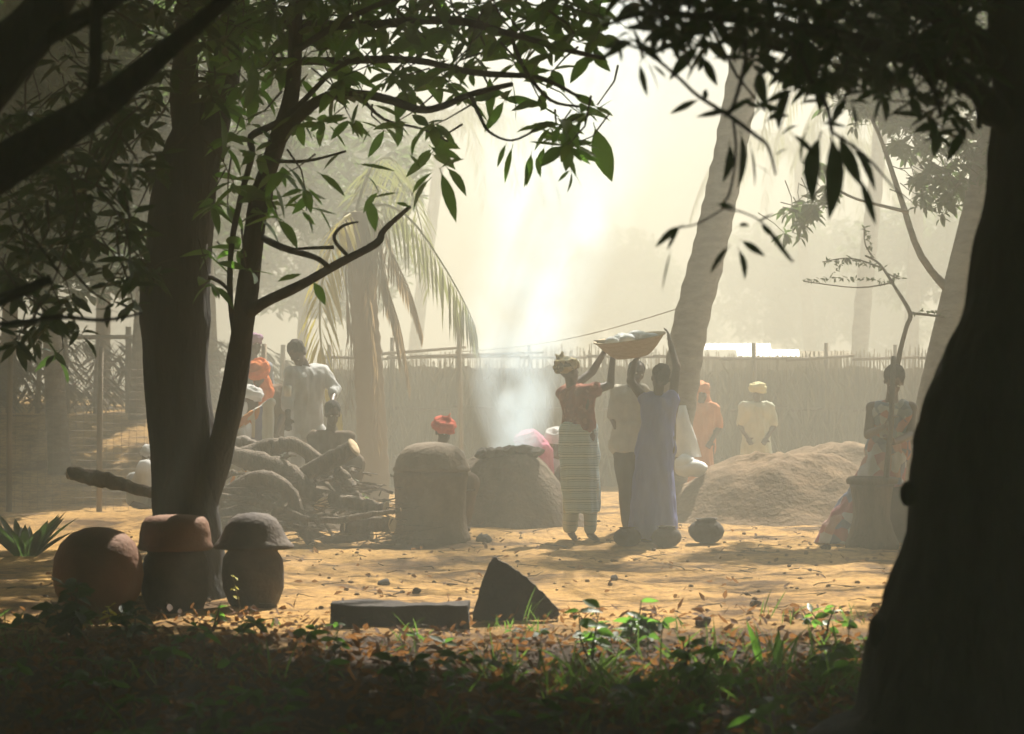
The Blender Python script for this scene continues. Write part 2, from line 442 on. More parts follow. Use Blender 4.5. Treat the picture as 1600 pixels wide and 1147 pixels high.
def leaves_px(root, items, d, m):
    """leaves given by base and tip in photo pixels, at their own distance"""
    for it in items:
        x0, y0, x1, y1 = it[:4]; wm = it[4] if len(it) > 4 else 1.0
        dd = d+U(-.25,.25)
        a = P(x0, y0, dd); bb = P(x1, y1, dd+U(-.06,.06))
        put_leaf(root, a, bb-a, (bb-a).length, U(-.5,.5)+PI/2*R.choice((0.55,-.55,.3)), m, R.choice((0,2)), wm)

# ------------------------------------------------------------------ forked tree on the left
t1p = P(305, 930, 16.8); t1p.z = gh(t1p.x, t1p.y)
T1 = thing('forked_tree', 'dark forked shade tree standing behind the three clay pots', 'tree', t1p)
k = MB()
limb(k, [(310,985,16.8,175), (302,935,16.8,138), (295,860,16.8,112), (292,800,16.8,104), (285,690,16.8,104), (273,500,16.8,106), (276,400,16.8,104), (286,300,16.8,102), (303,225,16.8,90), (312,195,16.8,66)], 60, .13, 12)
for v in k.v: v += Vector((v.x-t1p.x, v.y-16.8, 0)).normalized()*(.014*mnoise.noise(Vector((v.x*11, v.y*11, v.z*2.2)))+.008*mnoise.noise(Vector((v.x*26, v.y*26, v.z*7))))
limb(k, [(298,235,16.8,60), (288,150,16.8,44), (290,80,16.7,38), (294,0,16.6,35), (300,-120,16.5,34), (280,-300,16.4,26)], 14, .14)
limb(k, [(318,240,16.8,66), (346,140,16.9,50), (361,60,17,44), (370,-10,17,40), (392,-140,17.1,42), (430,-320,17.2,30)], 14, .14)
limb(k, [(296,900,16.85,40), (312,800,16.8,54), (338,722,16.72,46), (352,670,16.6,40), (371,570,16.5,37), (382,490,16.4,36), (393,400,16.3,33), (405,310,16.2,31), (432,225,16,28), (455,150,15.8,25), (461,70,15.6,23), (466,-60,15.4,20), (500,-240,15.2,14)], 12, .14)
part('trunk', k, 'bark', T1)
k = MB(); TW = MB()
limb(k, [(386,490,16.4,22), (415,470,16.2,17), (470,444,16,15), (530,410,15.7,14), (588,379,15.4,12), (600,358,15.4,9), (640,322,15.2,6)], 8, .2, 4)
limb(k, [(400,365,16.3,12), (440,385,16.1,11), (490,400,15.9,9), (512,414,15.7,8)], 7, .2)
limb(k, [(545,400,15.6,7), (522,372,15.6,6), (535,352,15.6,5), (560,345,15.6,3)], 6, .2)
limb(k, [(522,385,15.7,6), (490,386,15.7,5), (455,388,15.7,4)], 6, .2)
limb(k, [(430,228,16,22), (462,185,15.8,19), (505,152,15.5,17), (560,146,15.2,15), (610,155,15,14), (655,170,14.8,13), (690,165,14.6,12), (735,146,14.4,10), (800,130,14.2,7)], 9, .2, 4)
limb(k, [(372,560,16.5,9), (360,470,16.4,9), (362,380,16.3,9), (378,300,16.2,10), (394,240,16,10), (392,212,16,10), (430,192,15.9,10), (470,160,15.7,9), (520,110,15.4,8), (560,90,15.2,6)], 8, .2)
limb(k, [(325,430,16.8,8), (345,440,16.6,6), (360,455,16.4,5)], 6, .1)
limb(k, [(330,45,16.9,20), (420,36,16.2,16), (560,38,15.4,15), (700,30,14.6,13), (800,52,14.1,11), (880,75,13.8,9), (945,90,13.6,6)], 9, .2)
limb(k, [(380,95,16.8,16), (500,94,15.8,13), (640,92,15,12), (740,112,14.4,10), (840,120,14,7), (905,150,13.7,5)], 8, .2)
limb(k, [(460,80,15.6,12), (540,30,15,10), (640,-10,14.6,9), (760,-20,14.2,8)], 7, .2)
limb(k, [(735,146,14.4,8), (750,180,14.3,6), (765,205,14.2,5), (800,218,14.1,4), (840,200,14,3)], 6, .15)
limb(k, [(800,60,14.1,7), (822,110,14,6), (860,155,13.9,5), (905,165,13.8,4)], 6, .15)
limb(k, [(560,146,15.2,7), (600,185,15,5), (660,200,14.8,4), (700,220,14.7,3)], 6, .15)
limb(k, [(430,250,16,7), (480,250,15.7,5), (540,235,15.4,4)], 6, .15)
part('branch', k, 'bark', T1)
# leaves one can pick out, from the photograph
leaves_px(T1, [(765,120,768,185,1.2), (800,125,812,188,1.1), (930,200,955,285,1.25), (905,165,950,178), (850,230,838,270), (880,235,905,270), (845,215,890,205), (800,230,785,285), (830,240,822,290), (838,245,845,275,.9), (822,255,825,292), (890,265,870,282), (895,265,912,290), (893,268,892,300), (790,225,775,260),
  (640,322,620,312,1.3), (645,300,668,262,1.2), (690,260,720,240,1.2), (700,262,735,300,1.2), (690,270,715,345), (670,280,635,320,1.3), (680,230,722,245,1.3), (700,215,690,190,1.3), (640,240,660,260,.8), (560,255,620,262,.9), (500,270,545,300,1.0), (495,320,523,360,1.2), (575,310,590,360,1.2), (590,300,560,330,1.1), (575,275,600,300,1.1), (620,300,580,305,.9),
  (490,440,512,475,1.3), (465,430,435,432,1.2), (440,435,470,425,1.1), (395,95,400,170,1.5), (322,60,322,110,1.6), (345,180,360,240,1.1), (480,200,510,230), (430,290,450,340,1.2), (450,260,490,300,1.2), (500,190,540,175), (560,160,545,200), (600,190,640,210,.9), (650,210,640,240,.9), (580,200,560,225), (530,240,500,260)], 14.6, 'leaf')
def spray(root, tw, spots, d, n, lpx, m, jx=18, jy=14, back=None):
    for it in spots:
        x, y = it[:2]; nn = it[2] if len(it) > 2 else n
        dd = d(x, y)+U(-.35,.35)
        tip = P(x+U(-jx,jx), y+U(-jy,jy), dd)
        bk = tip+Vector((U(-.3,.3), U(-.25,.25), U(.1,.35)))
        whorl(root, tw, tip, nn, M(lpx, dd), m, bk)
def spray_mass(root, spots, d, n, lpx, m, jx, jy, label=None):
    """leafy twigs too many to list leaf by leaf"""
    k = MB(); tw = MB()
    for it in spots:
        x, y = it[:2]; dd = d(x, y)+U(-.5,.5); tip = P(x+U(-jx,jx), y+U(-jy,jy), dd)
        twig_to(tw, tip+Vector((U(-.3,.3), U(-.25,.25), U(.05,.3))), tip, .006, .003)
        a0 = U(0,6.28); q = n+R.randrange(-2,3); L0 = M(lpx, dd)
        for i in range(q):
            a = a0+2*PI*i/q+U(-.5,.5)
            q2 = U(.4,1.15); k.leaf(tip+Vector((U(-.03,.03),U(-.03,.03),U(-.03,.03))), (math.cos(a), math.sin(a)*.8, U(-1.1,.6)), L0*q2, L0*q2*U(.24,.42), None, U(-.1,1.0), U(.15,.45), 5)
    part('foliage', k, m, root, True, 'stuff', label); part('twig', tw, 'twig', root, True, 'stuff')
d1 = lambda x, y: 16.2-(x-350)/600*2.4
spots = []
for x in range(345, 960, 42):
    for y in (8, 48):
        spots.append((x, y, 6))
for x in range(380, 900, 60): spots.append((x, 100, 5))
spots += [(780,150,4),(880,200,6),(850,175,5),(905,215,6),(930,170,4),(700,110,5),(640,130,5),(740,80,6),(690,240,5),(460,300,6),(390,200,4),(350,320,4),(430,330,4),(385,430,3),(600,200,4)]
spray(T1, TW, spots, d1, 6, 58, 'leaf')
ms = [(x+U(-20,20), y) for x in range(330, 560, 26) for y in (-25, 5, 35)] + [(x+U(-20,20), y+U(-10,10)) for x in range(560, 960, 44) for y in (-25, 5, 35)] + [(x, 70) for x in range(340, 930, 44)] + [(x, 105) for x in range(350, 760, 44)] + [(x, 135) for x in range(350, 740, 50)]
ms += [(360,170),(400,150),(370,230),(345,260),(380,280),(420,270),(440,210),(350,310),(400,330),(470,190),(520,190),(560,180),(610,180),(660,190),(430,300),(470,320),(410,250),(390,400),(340,400),(870,190),(900,190),(850,215),(885,225),(345,450),(700,140)]
spray_mass(T1, ms, d1, 8, 52, 'leaf', 20, 14)
part('twig', TW, 'twig', T1, True, 'stuff')

# ------------------------------------------------------------------ tree just outside on the left
t2p = Vector((-3.05, 9.3, 0)); t2p.z = gh(t2p.x, t2p.y)
T2 = thing('overhanging_tree', 'black limbs reaching in at the upper left from a near tree', 'tree', t2p)
k = MB(); TW = MB()
k.tube([(-3.05,9.3,-.1), (-3.0,9.3,.8), (-2.9,9.25,1.6), (-2.75,9.2,2.3), (-2.7,9.2,3.4), (-2.6,9.2,5.2), (-2.4,9.2,7)], [.36,.28,.24,.22,.18,.14,.08], 16, .15)
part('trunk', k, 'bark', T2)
k = MB()
limb(k, [(-260,420,9.2,90), (-120,330,9.1,84), (0,262,9,76), (90,205,8.9,66), (175,150,8.8,48), (250,85,8.7,36), (310,35,8.6,28), (380,-30,8.5,22), (470,-130,8.4,16)], 14, .16)
limb(k, [(-240,330,9.2,100), (-90,210,9.1,96), (10,90,9,90), (62,30,9,76), (105,-50,8.9,60), (150,-200,8.8,40)], 14, .16)
limb(k, [(70,55,9,36), (140,22,8.9,26), (210,-20,8.9,20)], 10, .16)
limb(k, [(152,-60,8.9,20), (150,30,8.85,20), (148,110,8.85,19), (143,185,8.85,22)], 10, .14)
limb(k, [(-200,500,9.3,26), (-40,478,9.2,20), (30,455,9.1,17), (80,434,9.1,13)], 9, .2)
limb(k, [(-220,470,9.3,16), (-20,505,9.6,9), (90,494,9.8,8), (160,499,10,6), (222,488,10.2,4)], 7, .2, 4)
limb(k, [(90,420,10,5), (60,380,10,4), (30,330,10,3)], 6, .2)
part('branch', k, 'bark', T2)
d2 = lambda x, y: 12.5
spots = [(20,180),(60,230),(40,340),(90,320),(130,270),(30,400),(70,370),(150,330),(120,390),(190,300),(180,370),(200,230),(215,180),(60,500,4),(110,480,4),(20,520,5),(170,460,4),(190,440,4),(50,290),(230,60,4),(190,90,4),(250,30,4),(160,230),(100,255),(15,250),(225,330,4),(205,410,4),(95,345),(140,310)]
spray(T2, TW, spots, d2, 6, 50, 'leaf_dark', 20, 20)
ms = [(U(-10,340), 40+U(0,130)**1.0) for i in range(22)] + [(U(-10,245), U(170,470)) for i in range(95)] + [(U(0,120), U(470,540)) for i in range(12)] + [(U(150,350), U(-20,60)) for i in range(30)]
spray_mass(T2, ms, lambda x, y: U(13.5, 16), 8, 44, 'leaf_dark', 15, 15)
part('twig', TW, 'twig', T2, True, 'stuff')

# ------------------------------------------------------------------ big trunk on the right
t3p = P(1530, 1205, 9.5); t3p.z = gh(t3p.x, t3p.y)
T3 = thing('massive_tree', 'massive black trunk leaning along the right edge', 'tree', t3p)
k = MB(); TW = MB()
limb(k, [(1500,1235,9.5,520), (1526,1147,9.5,396), (1540,1000,9.5,340), (1555,850,9.5,292), (1572,700,9.5,270), (1592,600,9.5,250), (1623,500,9.5,240), (1642,400,9.5,230), (1657,300,9.5,220), (1660,150,9.5,220), (1655,0,9.5,222), (1650,-150,9.5,200), (1640,-400,9.4,150)], 90, .10, 14)
for v in k.v: v += Vector((v.x-t3p.x, v.y-9.5, 0)).normalized()*(.020*mnoise.noise(Vector((v.x*9, v.y*9, v.z*2.2)))+.012*mnoise.noise(Vector((v.x*22, v.y*22, v.z*7))))
k.ell(P(1374,985,9.45), (.045,.06,.07)); k.ell(P(1418,770,9.45), (.03,.05,.05)); k.ell(P(1548,165,9.4), (.06,.07,.08))
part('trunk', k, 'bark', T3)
k = MB()
limb(k, [(1580,200,9.4,40), (1540,150,9.3,36), (1490,118,9.2,32), (1430,92,9.1,28), (1340,62,9,24), (1230,40,8.9,18), (1120,26,8.8,13), (1010,20,8.7,9), (940,40,8.7,5)], 12, .2)
limb(k, [(1560,90,9.4,40), (1500,40,9.3,34), (1420,5,9.2,28), (1300,-40,9.1,22), (1100,-60,9,16)], 12, .2)
limb(k, [(1490,118,9.2,16), (1515,140,9.1,12), (1528,165,9,11), (1530,200,9,9)], 8, .2)
limb(k, [(1160,30,8.8,9), (1165,80,8.8,8), (1160,115,8.75,7), (1142,170,8.7,6), (1120,172,8.7,4)], 7, .2)
limb(k, [(960,62,8.7,5), (1010,80,8.7,5), (1060,120,8.7,6), (1090,148,8.7,6), (1140,180,8.7,7), (1180,210,8.7,6), (1200,228,8.7,5), (1212,272,8.7,3)], 7, .2)
limb(k, [(1145,180,8.7,4), (1150,240,8.7,4), (1140,300,8.7,4), (1128,322,8.7,4), (1160,330,8.7,3), (1195,350,8.7,3), (1240,408,8.7,2.5)], 6, .2)
limb(k, [(1130,325,8.7,3), (1090,348,8.7,3), (1062,354,8.7,3)], 6, .2)
limb(k, [(1250,50,8.9,10), (1260,110,8.8,9), (1290,160,8.8,7), (1300,205,8.7,6)], 7, .2)
limb(k, [(1300,205,8.7,5), (1350,240,8.7,4), (1395,290,8.7,3), (1415,310,8.7,2)], 6, .2)
limb(k, [(1430,92,9.1,14), (1460,140,9,9), (1470,180,9,5)], 7, .2)
part('branch', k, 'bark', T3)
leaves_px(T3, [(1280,215,1250,315,1.3), (1300,215,1312,345,1.0), (1312,215,1345,290,.9), (1320,215,1370,280,.9), (1335,225,1378,295,.8), (1345,280,1370,350,.7), (1262,200,1240,250,1.1), (1245,195,1215,205,1.2), (1285,190,1325,195,.9), (1330,160,1345,205,1.3), (1250,160,1285,150,1.1), (1140,225,1142,285,1.3), (1158,210,1168,295,1.0), (1172,225,1185,290,1.0), (1180,255,1210,272,.7), (1180,150,1125,175,.9), (1090,155,1045,175,1.0), (1140,172,1085,178,1.0), (1030,60,995,95,1.1), (1010,95,1035,140,1.1), (1000,100,1010,150,.9), (1020,100,1042,118,1), (968,70,972,95,.9), (1065,352,1018,380,1.0), (1062,352,1040,390,.8), (1048,390,1032,455,.35), (1138,385,1104,425,1.2), (1155,390,1172,432,1.2), (1160,375,1195,398,.9), (1185,345,1210,330,1.2), (1190,350,1210,368,1.1), (1120,318,1152,320,.9), (1155,350,1168,348,1.4), (1195,350,1240,410,.4), (1160,155,1190,168,.9), (1180,160,1225,170,.9), (1100,155,1105,135,1.2), (1060,75,1078,50), (1115,60,1060,120,.9), (1100,90,1118,130,1), (1240,210,1280,240,.8), (1230,230,1210,240,.9)], 8.7, 'leaf_dark')
d3 = lambda x, y: 8.9+(x-1000)/600*.5
spots = [(x+U(-10,10), y, 6) for x in range(985, 1560, 44) for y in (-5, 40)]
spots += [(x, 85, 6) for x in range(1190, 1560, 50)] + [(1290,120),(1340,115),(1390,125),(1440,130),(1480,160,5),(1230,120,5),(1500,90),(1520,60),(1450,60),(1110,60,5),(1060,60,5),(1190,180,3),(1460,185,4),(1520,110),(1310,150,4),(1250,85),(1330,30),(1390,60)]
spray(T3, TW, spots, d3, 6, 66, 'leaf_dark', 14, 12)
ms = [(x+U(-12,12), y) for x in range(1000, 1220, 44) for y in (-25, 0, 25)] + [(x+U(-12,12), y) for x in range(1220, 1560, 38) for y in (-25, 0, 25)] + [(x, 50) for x in range(1060, 1560, 40)] + [(x, 80) for x in range(1210, 1560, 28)] + [(x, 110) for x in range(1270, 1560, 36)] + [(1450,150),(1490,150),(1510,190),(1465,200),(1530,120),(1300,135),(1370,140)]
spray_mass(T3, ms, d3, 6, 58, 'leaf_dark', 14, 12)
part('twig', TW, 'twig', T3, True, 'stuff')

# unseen crowns added above the frame to shade the near air and ground
CH = [crown_chunk('foliage', 430, (1.5,1.5,.8), 'leaf', .18, .30, 100+i) for i in range(3)]
R = random.Random(5); U = R.uniform
def shade_canopy(root, x0, x1, y0, y1, step, lift=1.15, keep=1.0, zr=1.6):
    y = y0
    while y < y1:
        x = x0
        while x < x1:
            yy = y+U(-.5,.5); xx = x+U(-.5,.5)
            if .2 < xx < 3.5 and 14.0 < yy < 19.2 and R.random() < .40: x += step; continue  # thinned here so sun dapples the front litter
            if R.random() < keep and not (-1.5 < xx < .9 and 19.3 < yy < 22.6):  # opening left so sun reaches the pots
                z = EYE + max(yy, 6)*.158 + .9 + lift + U(0, zr)
                o = link('foliage', R.choice(CH), root, Vector((xx,yy,z))-root.location)
                o.rotation_euler = (U(-.3,.3), U(-.3,.3), U(0,6.28)); o.scale = (U(.9,1.2),)*3; o['kind'] = 'stuff'
            x += step
        y += step
shade_canopy(T3, .5, 13, -6, 18.7, 1.7, keep=.97)
shade_canopy(T3, 6.2, 13, 18.7, 24.5, 1.8, keep=.9)
for xx, yy in [(x, y) for x in range(-24, 27, 4) for y in range(-22, -5, 4)]+[(x, y) for x in (-24,-20,-16,16,20,24) for y in range(-6, 20, 4)]:  # leaf masses added out of view to keep haze around the camera dark
    o = link('foliage', R.choice(CH), T3 if xx > 0 else T2, Vector((xx+U(-1,1), yy+U(-1,1), 6.2+U(0,1.4)))-(T3 if xx > 0 else T2).location)
    o.rotation_euler = (0,0,U(0,6.28)); o.scale = (2.4,2.4,1.4); o['kind'] = 'stuff'
shade_canopy(T2, -13, .5, -6, 10.5, 1.75)
shade_canopy(T1, -13, 0.6, 10.5, 18.6, 1.5)
shade_canopy(T1, -12, -.2, 18.6, 23.0, 1.9, keep=.95)
shade_canopy(T1, -13, -1.4, 23.0, 27.5, 1.9, keep=.95)
shade_canopy(T1, -13, -3.0, 27.5, 33.5, 2.0, keep=.9, zr=.25)
# boughs that carry those crowns
k = MB()
for i in range(9):
    a = U(0, 6.28); e = T1.location+Vector((math.cos(a)*4.5, math.sin(a)*3, 5.2+U(0,1)))
    k.tube([T1.location+Vector((0,0,4.1+U(0,.8))), T1.location.lerp(e,.5)+Vector((0,0,2.3)), e], [.09,.06,.02], 7, .1)
part('bough', k, 'bark', T1)

# ------------------------------------------------------------------ coconut palms
def trunk_ringed(k, pts, r0, r1, n=14, seg=60):
    op = []; rr = []
    m_ = len(pts)-1
    for i in range(seg+1):
        t = i/seg*m_; j = min(int(t), m_-1); u = t-j
        p0 = pts[max(j-1,0)]; p1 = pts[j]; p2 = pts[j+1]; p3 = pts[min(j+2,m_)]
        q = 0.5*((2*p1)+(p2-p0)*u+(2*p0-5*p1+4*p2-p3)*u*u+(3*p1-p0-3*p2+p3)*u**3)
        op.append(q); rr.append((r0+(r1-r0)*i/seg)*(1.0+(.05 if i % 2 else -.03))*(1.35 if i == 0 else 1.12 if i == 1 else 1))
    k.tube(op, rr, n, .08)
def frond(pts, llen, n, hang=.8, lw=.035, droop=.7, side2=True):
    """feather leaf: arching rachis with two rows of narrow leaflets"""
    k = MB(); m_ = len(pts)-1
    def at(t):
        t = t*m_; j = min(int(t), m_-1); u = t-j
        p0 = pts[max(j-1,0)]; p1 = pts[j]; p2 = pts[j+1]; p3 = pts[min(j+2,m_)]
        return 0.5*((2*p1)+(p2-p0)*u+(2*p0-5*p1+4*p2-p3)*u*u+(3*p1-p0-3*p2+p3)*u**3)
    k.tube([at(i/14) for i in range(15)], [.022-.018*i/14 for i in range(15)], 6)
    for i in range(n):
        t = .08+.92*i/n; p = at(t); tan = (at(min(1,t+.02))-at(max(0,t-.02))).normalized()
        sd_ = tan.cross(Vector((0,0,1)))
        if sd_.length < .1: sd_ = Vector((1,0,0))
        sd_.normalize()
        L_ = llen*(.45+.9*math.sin(PI*min(1, .12+t*.85)))*U(.85,1.1)
        for s_ in (-1, 1):
            d = sd_*s_*U(.45,.8)+tan*U(.45,.7)+Vector((0,0,-hang*U(.6,1.2)))
            k.leaf(p, d, L_, lw, U(-.6,.6), droop, .3, 3)
    return k
# leaning palm
pb = P(1035, 772, 26); pb.z = gh(pb.x, pb.y)-.05
PALM = thing('coconut_palm', 'tall leaning coconut palm with pale ringed trunk behind the lavender dress', 'palm tree', pb)
k = MB()
trunk_ringed(k, [pb, P(1058,640,26), P(1076,520,26), P(1106,400,26), P(1128,300,26), P(1148,200,26), P(1166,80,26), P(1180,-30,26), P(1196,-200,26), P(1206,-380,26)], M(58,26)/2, M(44,26)/2)
part('trunk', k, 'bark_grey', PALM)
top = P(1206,-380,26)
for i in range(11):
    a = 2*PI*i/11+.3; o = Vector((math.cos(a), math.sin(a), 0))
    pts = [top, top+o*.8+Vector((0,0,.7)), top+o*1.8+Vector((0,0,.7)), top+o*2.7+Vector((0,0,.1)), top+o*3.2+Vector((0,0,-.9))]
    part('frond', frond(pts, .55, 40, .5), 'frond', PALM, False)
k = MB()
for i in range(7):
    a = i*.9; k.ell(top+Vector((math.cos(a)*.22, math.sin(a)*.22, -.2+.05*(i % 2))), (.11,.11,.14))
part('coconut_cluster', k, 'frond_yellow', PALM)
# shorter palm with dead fronds, left of the smoke
qb = P(585, 770, 28); qb.z = gh(qb.x, qb.y)-.05
PALM2 = thing('coconut_palm', 'short palm with hanging dead fronds and one green frond by the smoke', 'palm tree', qb)
k = MB()
qt = P(556, 330, 28)
trunk_ringed(k, [qb, P(582,680,28), P(575,560,28), P(566,450,28), qt], M(50,28)/2, M(40,28)/2, 12, 40)
part('trunk', k, 'frond_dead', PALM2)
part('frond', frond([qt, P(600,318,27.9), P(645,345,27.8), P(692,412,27.7), P(725,470,27.6), P(744,512,27.6)], .62, 30, 1.1, .034, .8), 'frond', PALM2, False, label='green frond arching down to the right')
part('frond', frond([qt, P(530,350,27.6), P(505,430,27.3), P(500,520,27.2), P(515,600,27.2), P(530,640,27.2)], .5, 38, .5, .05, .7), 'frond_yellow', PALM2, False, label='yellowing frond hanging behind the man in white')
for (x1, y1, x2, y2) in ((590,400,625,560),(540,420,545,640),(600,430,640,600),(575,450,590,700),(610,390,660,520)):
    part('frond', frond([qt, P((556+x1)/2+10,(330+y1)/2-20,27.9), P(x1,y1,27.7), P((x1+x2)/2+6,(y1+y2)/2,27.7), P(x2,y2,27.7)], .34, 34, 1.6, .03, .6), 'frond_dead', PALM2, False)
for a in (1.3,):
    o = Vector((math.cos(a), math.sin(a), 0))
    part('frond', frond([qt, qt+o*.6+Vector((0,0,.6)), qt+o*1.5+Vector((0,0,.7)), qt+o*2.4+Vector((0,0,.1)), qt+o*2.9+Vector((0,0,-.8))], .5, 36, .6, .035), 'frond', PALM2, False)
# far palms: hanging fronds and thin pale trunks
def far_palm(px, d, h, lean, label, n=9, fl=3.0):
    b0 = Vector(((px-800)/F*d, d, 0)); b0.z = gh(b0.x, b0.y)-.05
    r_ = thing('coconut_palm', label, 'palm tree', b0, 'far palms beyond the fence')
    k = MB(); tp = b0+Vector((lean, 0, h)); trunk_ringed(k, [b0, b0.lerp(tp,.35)+Vector((-lean*.1,0,0)), b0.lerp(tp,.7), tp], .19, .13, 10, 30)
    part('trunk', k, 'bark_grey', r_)
    for i in range(n):
        a = 2*PI*i/n+px; o = Vector((math.cos(a), math.sin(a), 0))
        part('frond', frond([tp, tp+o*fl*.25+Vector((0,0,.6)), tp+o*fl*.6+Vector((0,0,.4)), tp+o*fl*.85+Vector((0,0,-.5)), tp+o*fl+Vector((0,0,-1.7))], .6, 30, .8, .05), 'frond', r_, False)
far_palm(1335, 47, 7.6, .6, 'far pale palm trunk seen between leaning palm and grey tree')
far_palm(1420, 54, 7.9, .3, 'far pale palm trunk nearest the grey tree on the right')
far_palm(1270, 66, 7.5, -.4, 'faintest far palm above the tin roof')
far_palm(640, 60, 7.5, .8, 'far palm standing behind the short palm')

# ------------------------------------------------------------------ broadleaf trees
FARCH = [crown_chunk('crown_mass', 520, (1,1,.85), 'leaf_far', .13, .22, 300+i, 3, .25) for i in range(3)]
R = random.Random(21); U = R.uniform
def tree(label, base, pts, r0, r1, clumps, group=None, m='bark_grey', name='broadleaf_tree'):
    r_ = thing(name, label, 'tree', base, group)
    k = MB(); k.tube(pts, [r0+(r1-r0)*i/(len(pts)-1) for i in range(len(pts))], 12, .15)
    lims = []
    for c, s_ in clumps:
        lim = MB(); lims.append(lim)
        t = min(pts[1:], key=lambda q: (q-c).length)
        lim.tube([t, t.lerp(c,.55)+Vector((U(-.1,.1),U(-.1,.1),-.12)), c], [r1*.7, r1*.4, .012], 6, .1)
    part('trunk', k, m, r_)
    for lim in lims: part('limb', lim, m, r_)
    for c, s_ in clumps:
        o = link('crown', R.choice(FARCH), r_, c-r_.location); o.scale = (s_*U(.9,1.15), s_*U(.9,1.15), s_*U(.75,1)); o.rotation_euler = (U(-.4,.4), U(-.4,.4), U(0,6.28)); o['kind'] = 'stuff'
    return r_
b0 = P(1425, 800, 24); b0.z = gh(b0.x, b0.y)-.05
tree('grey leaning tree with bluish crown beside the big black trunk', b0,
     [b0, P(1456,640,24), P(1480,540,24), P(1503,440,24), P(1528,330,24), P(1552,210,24), P(1580,60,24), P(1590,-150,24)], M(66,24)/2, M(36,24)/2,
     [(P(1490,100,24.3), .6), (P(1400,40,24.6), .7), (P(1560,0,24.5), .9), (P(1340,10,24.6), .7), (P(1440,170,24.4), .35), (P(1370,150,24.4), .35)])
GT = [o for o in bpy.data.objects if o.get('label', '').startswith('grey leaning tree')][0]
ms = [(U(1380,1440), U(110,240)) for i in range(46)] + [(U(1420,1550), U(215,330)) for i in range(90)] + [(U(1290,1400), U(90,200)) for i in range(50)] + [(1255+U(-22,22), 350+U(-35,20)) for i in range(14)] + [(1280+U(-25,20), 290+U(-40,40)) for i in range(12)] + [(U(1440,1560), U(60,220)) for i in range(60)]
spray_mass(GT, ms, lambda x, y: U(23.6, 24.6), 9, 26, 'leaf_far', 8, 8)
k = MB()
limb(k, [(1500,470,24,16), (1440,400,24,11), (1405,300,24.1,8), (1370,200,24.2,6), (1330,130,24.3,4)], 8, .15)
limb(k, [(1420,330,24,6), (1340,310,24.1,5), (1285,290,24.2,4), (1258,345,24.2,3)], 7, .15)
limb(k, [(1528,330,24,14), (1490,280,24,9), (1450,250,23.9,6)], 7, .15)
part('branch', k, 'bark_grey', GT)
def auto_tree(px, d, h, r, label, group='trees massed beyond the fence', n=9, low=.45):
    b0 = Vector(((px-800)/F*d, d, 0)); b0.z = gh(b0.x, b0.y)-.1
    tp = b0+Vector((U(-.4,.4), U(-.4,.4), h))
    pts = [b0, b0.lerp(tp,.3)+Vector((U(-.12,.12),0,0)), b0.lerp(tp,.6)+Vector((U(-.2,.2),0,0)), tp]
    cl = []
    for i in range(n):
        a = U(0,6.28); q = U(.2,1)*r
        cl.append((b0+Vector((math.cos(a)*q, math.sin(a)*q, h*U(low,1.08))), r*U(.42,.62)))
    return tree(label, b0, pts, 0.05+.014*h, .04, cl, group)
for px, d, h, r, lb in (
    (-60, 27, 5.6, 2.0, 'bushy tree at the far left beyond the wire fence'),
    (95, 30, 6.5, 2.2, 'tree with a thin dark trunk rising behind the fence post'),
    (215, 33, 6.8, 2.3, 'leafy tree filling the gap left of the forked trunk'),
    (330, 36, 7.0, 2.4, 'tree showing through the fork of the dark trunk'),
    (160, 42, 7.5, 2.8, 'tall faint tree beyond the left fence'),
    (10, 40, 7.5, 3.0, 'tall faint tree at the left border'),
    (470, 50, 6.0, 2.4, 'hazy tree above the man in the white shirt'),
    (1000, 85, 5.5, 2.8, 'almost vanished tree behind the leaning palm'),
    (1300, 75, 6.0, 2.8, 'almost vanished tree above the tin roof'),
    (1560, 60, 6.5, 2.8, 'faint tree hidden behind the big black trunk'),
    (-200, 34, 7.0, 3.0, 'tree just outside on the left beyond the fence')):
    auto_tree(px, d, h, r, lb)

# ------------------------------------------------------------------ fences
def pole(k, a, b_, r, n=8): k.tube([a, a.lerp(b_,.5)+Vector((U(-.02,.02),U(-.02,.02),0)), b_], [r, r*.95, r*.85], n, .12)
fz = lambda x, y: gh(x, y)
def gp(px, d): 
    x = (px-800)/F*d; return Vector((x, d, gh(x, d)))
# reed fence behind the yard
d = 32.0
r0 = gp(480, d)
RF = thing('reed_fence', 'long pale reed fence closing the back of the yard', 'fence', gp(950, d))
k = MB(); xx = gp(500, d).x
while xx < gp(1640, d).x:
    z0 = gh(xx, d); h = 1.80+U(-.10,.07)+.05*math.sin(xx*1.3)
    k.tube([(xx, d+U(-.02,.02), z0-.05), (xx+U(-.01,.01), d+U(-.03,.03), z0+h*.5), (xx+U(-.025,.025), d+U(-.04,.04), z0+h)], [.011,.011,.007], 4, 0, False)
    xx += .0165
part('reed_panel', k, 'reed', RF, False, 'stuff')
k = MB(); xa, xb = gp(505,d).x, gp(1635,d).x; n = 160
for s_ in (0, .012):
    for j in range(7):
        for i in range(n+1):
            x = xa+(xb-xa)*i/n; t = j/6; h = 1.62+.05*mnoise.noise(Vector((x*2.1,0,4)))+.05*mnoise.noise(Vector((x*9,0,4)))
            k.v.append(Vector((x, d+.05+s_+.012*mnoise.noise(Vector((x*3, t*4, 2))), gh(x,d)-.03+h*t)))
for i in range(n):
    for j in range(6):
        a = j*(n+1)+i; b_ = a+7*(n+1)
        k.f += [(a, a+1, a+n+2, a+n+1), (b_, b_+n+1, b_+n+2, b_+1)]
    a = 6*(n+1)+i; b_ = a+7*(n+1); k.f.append((a, a+1, b_+1, b_))
part('woven_mat', k, 'reed', RF)
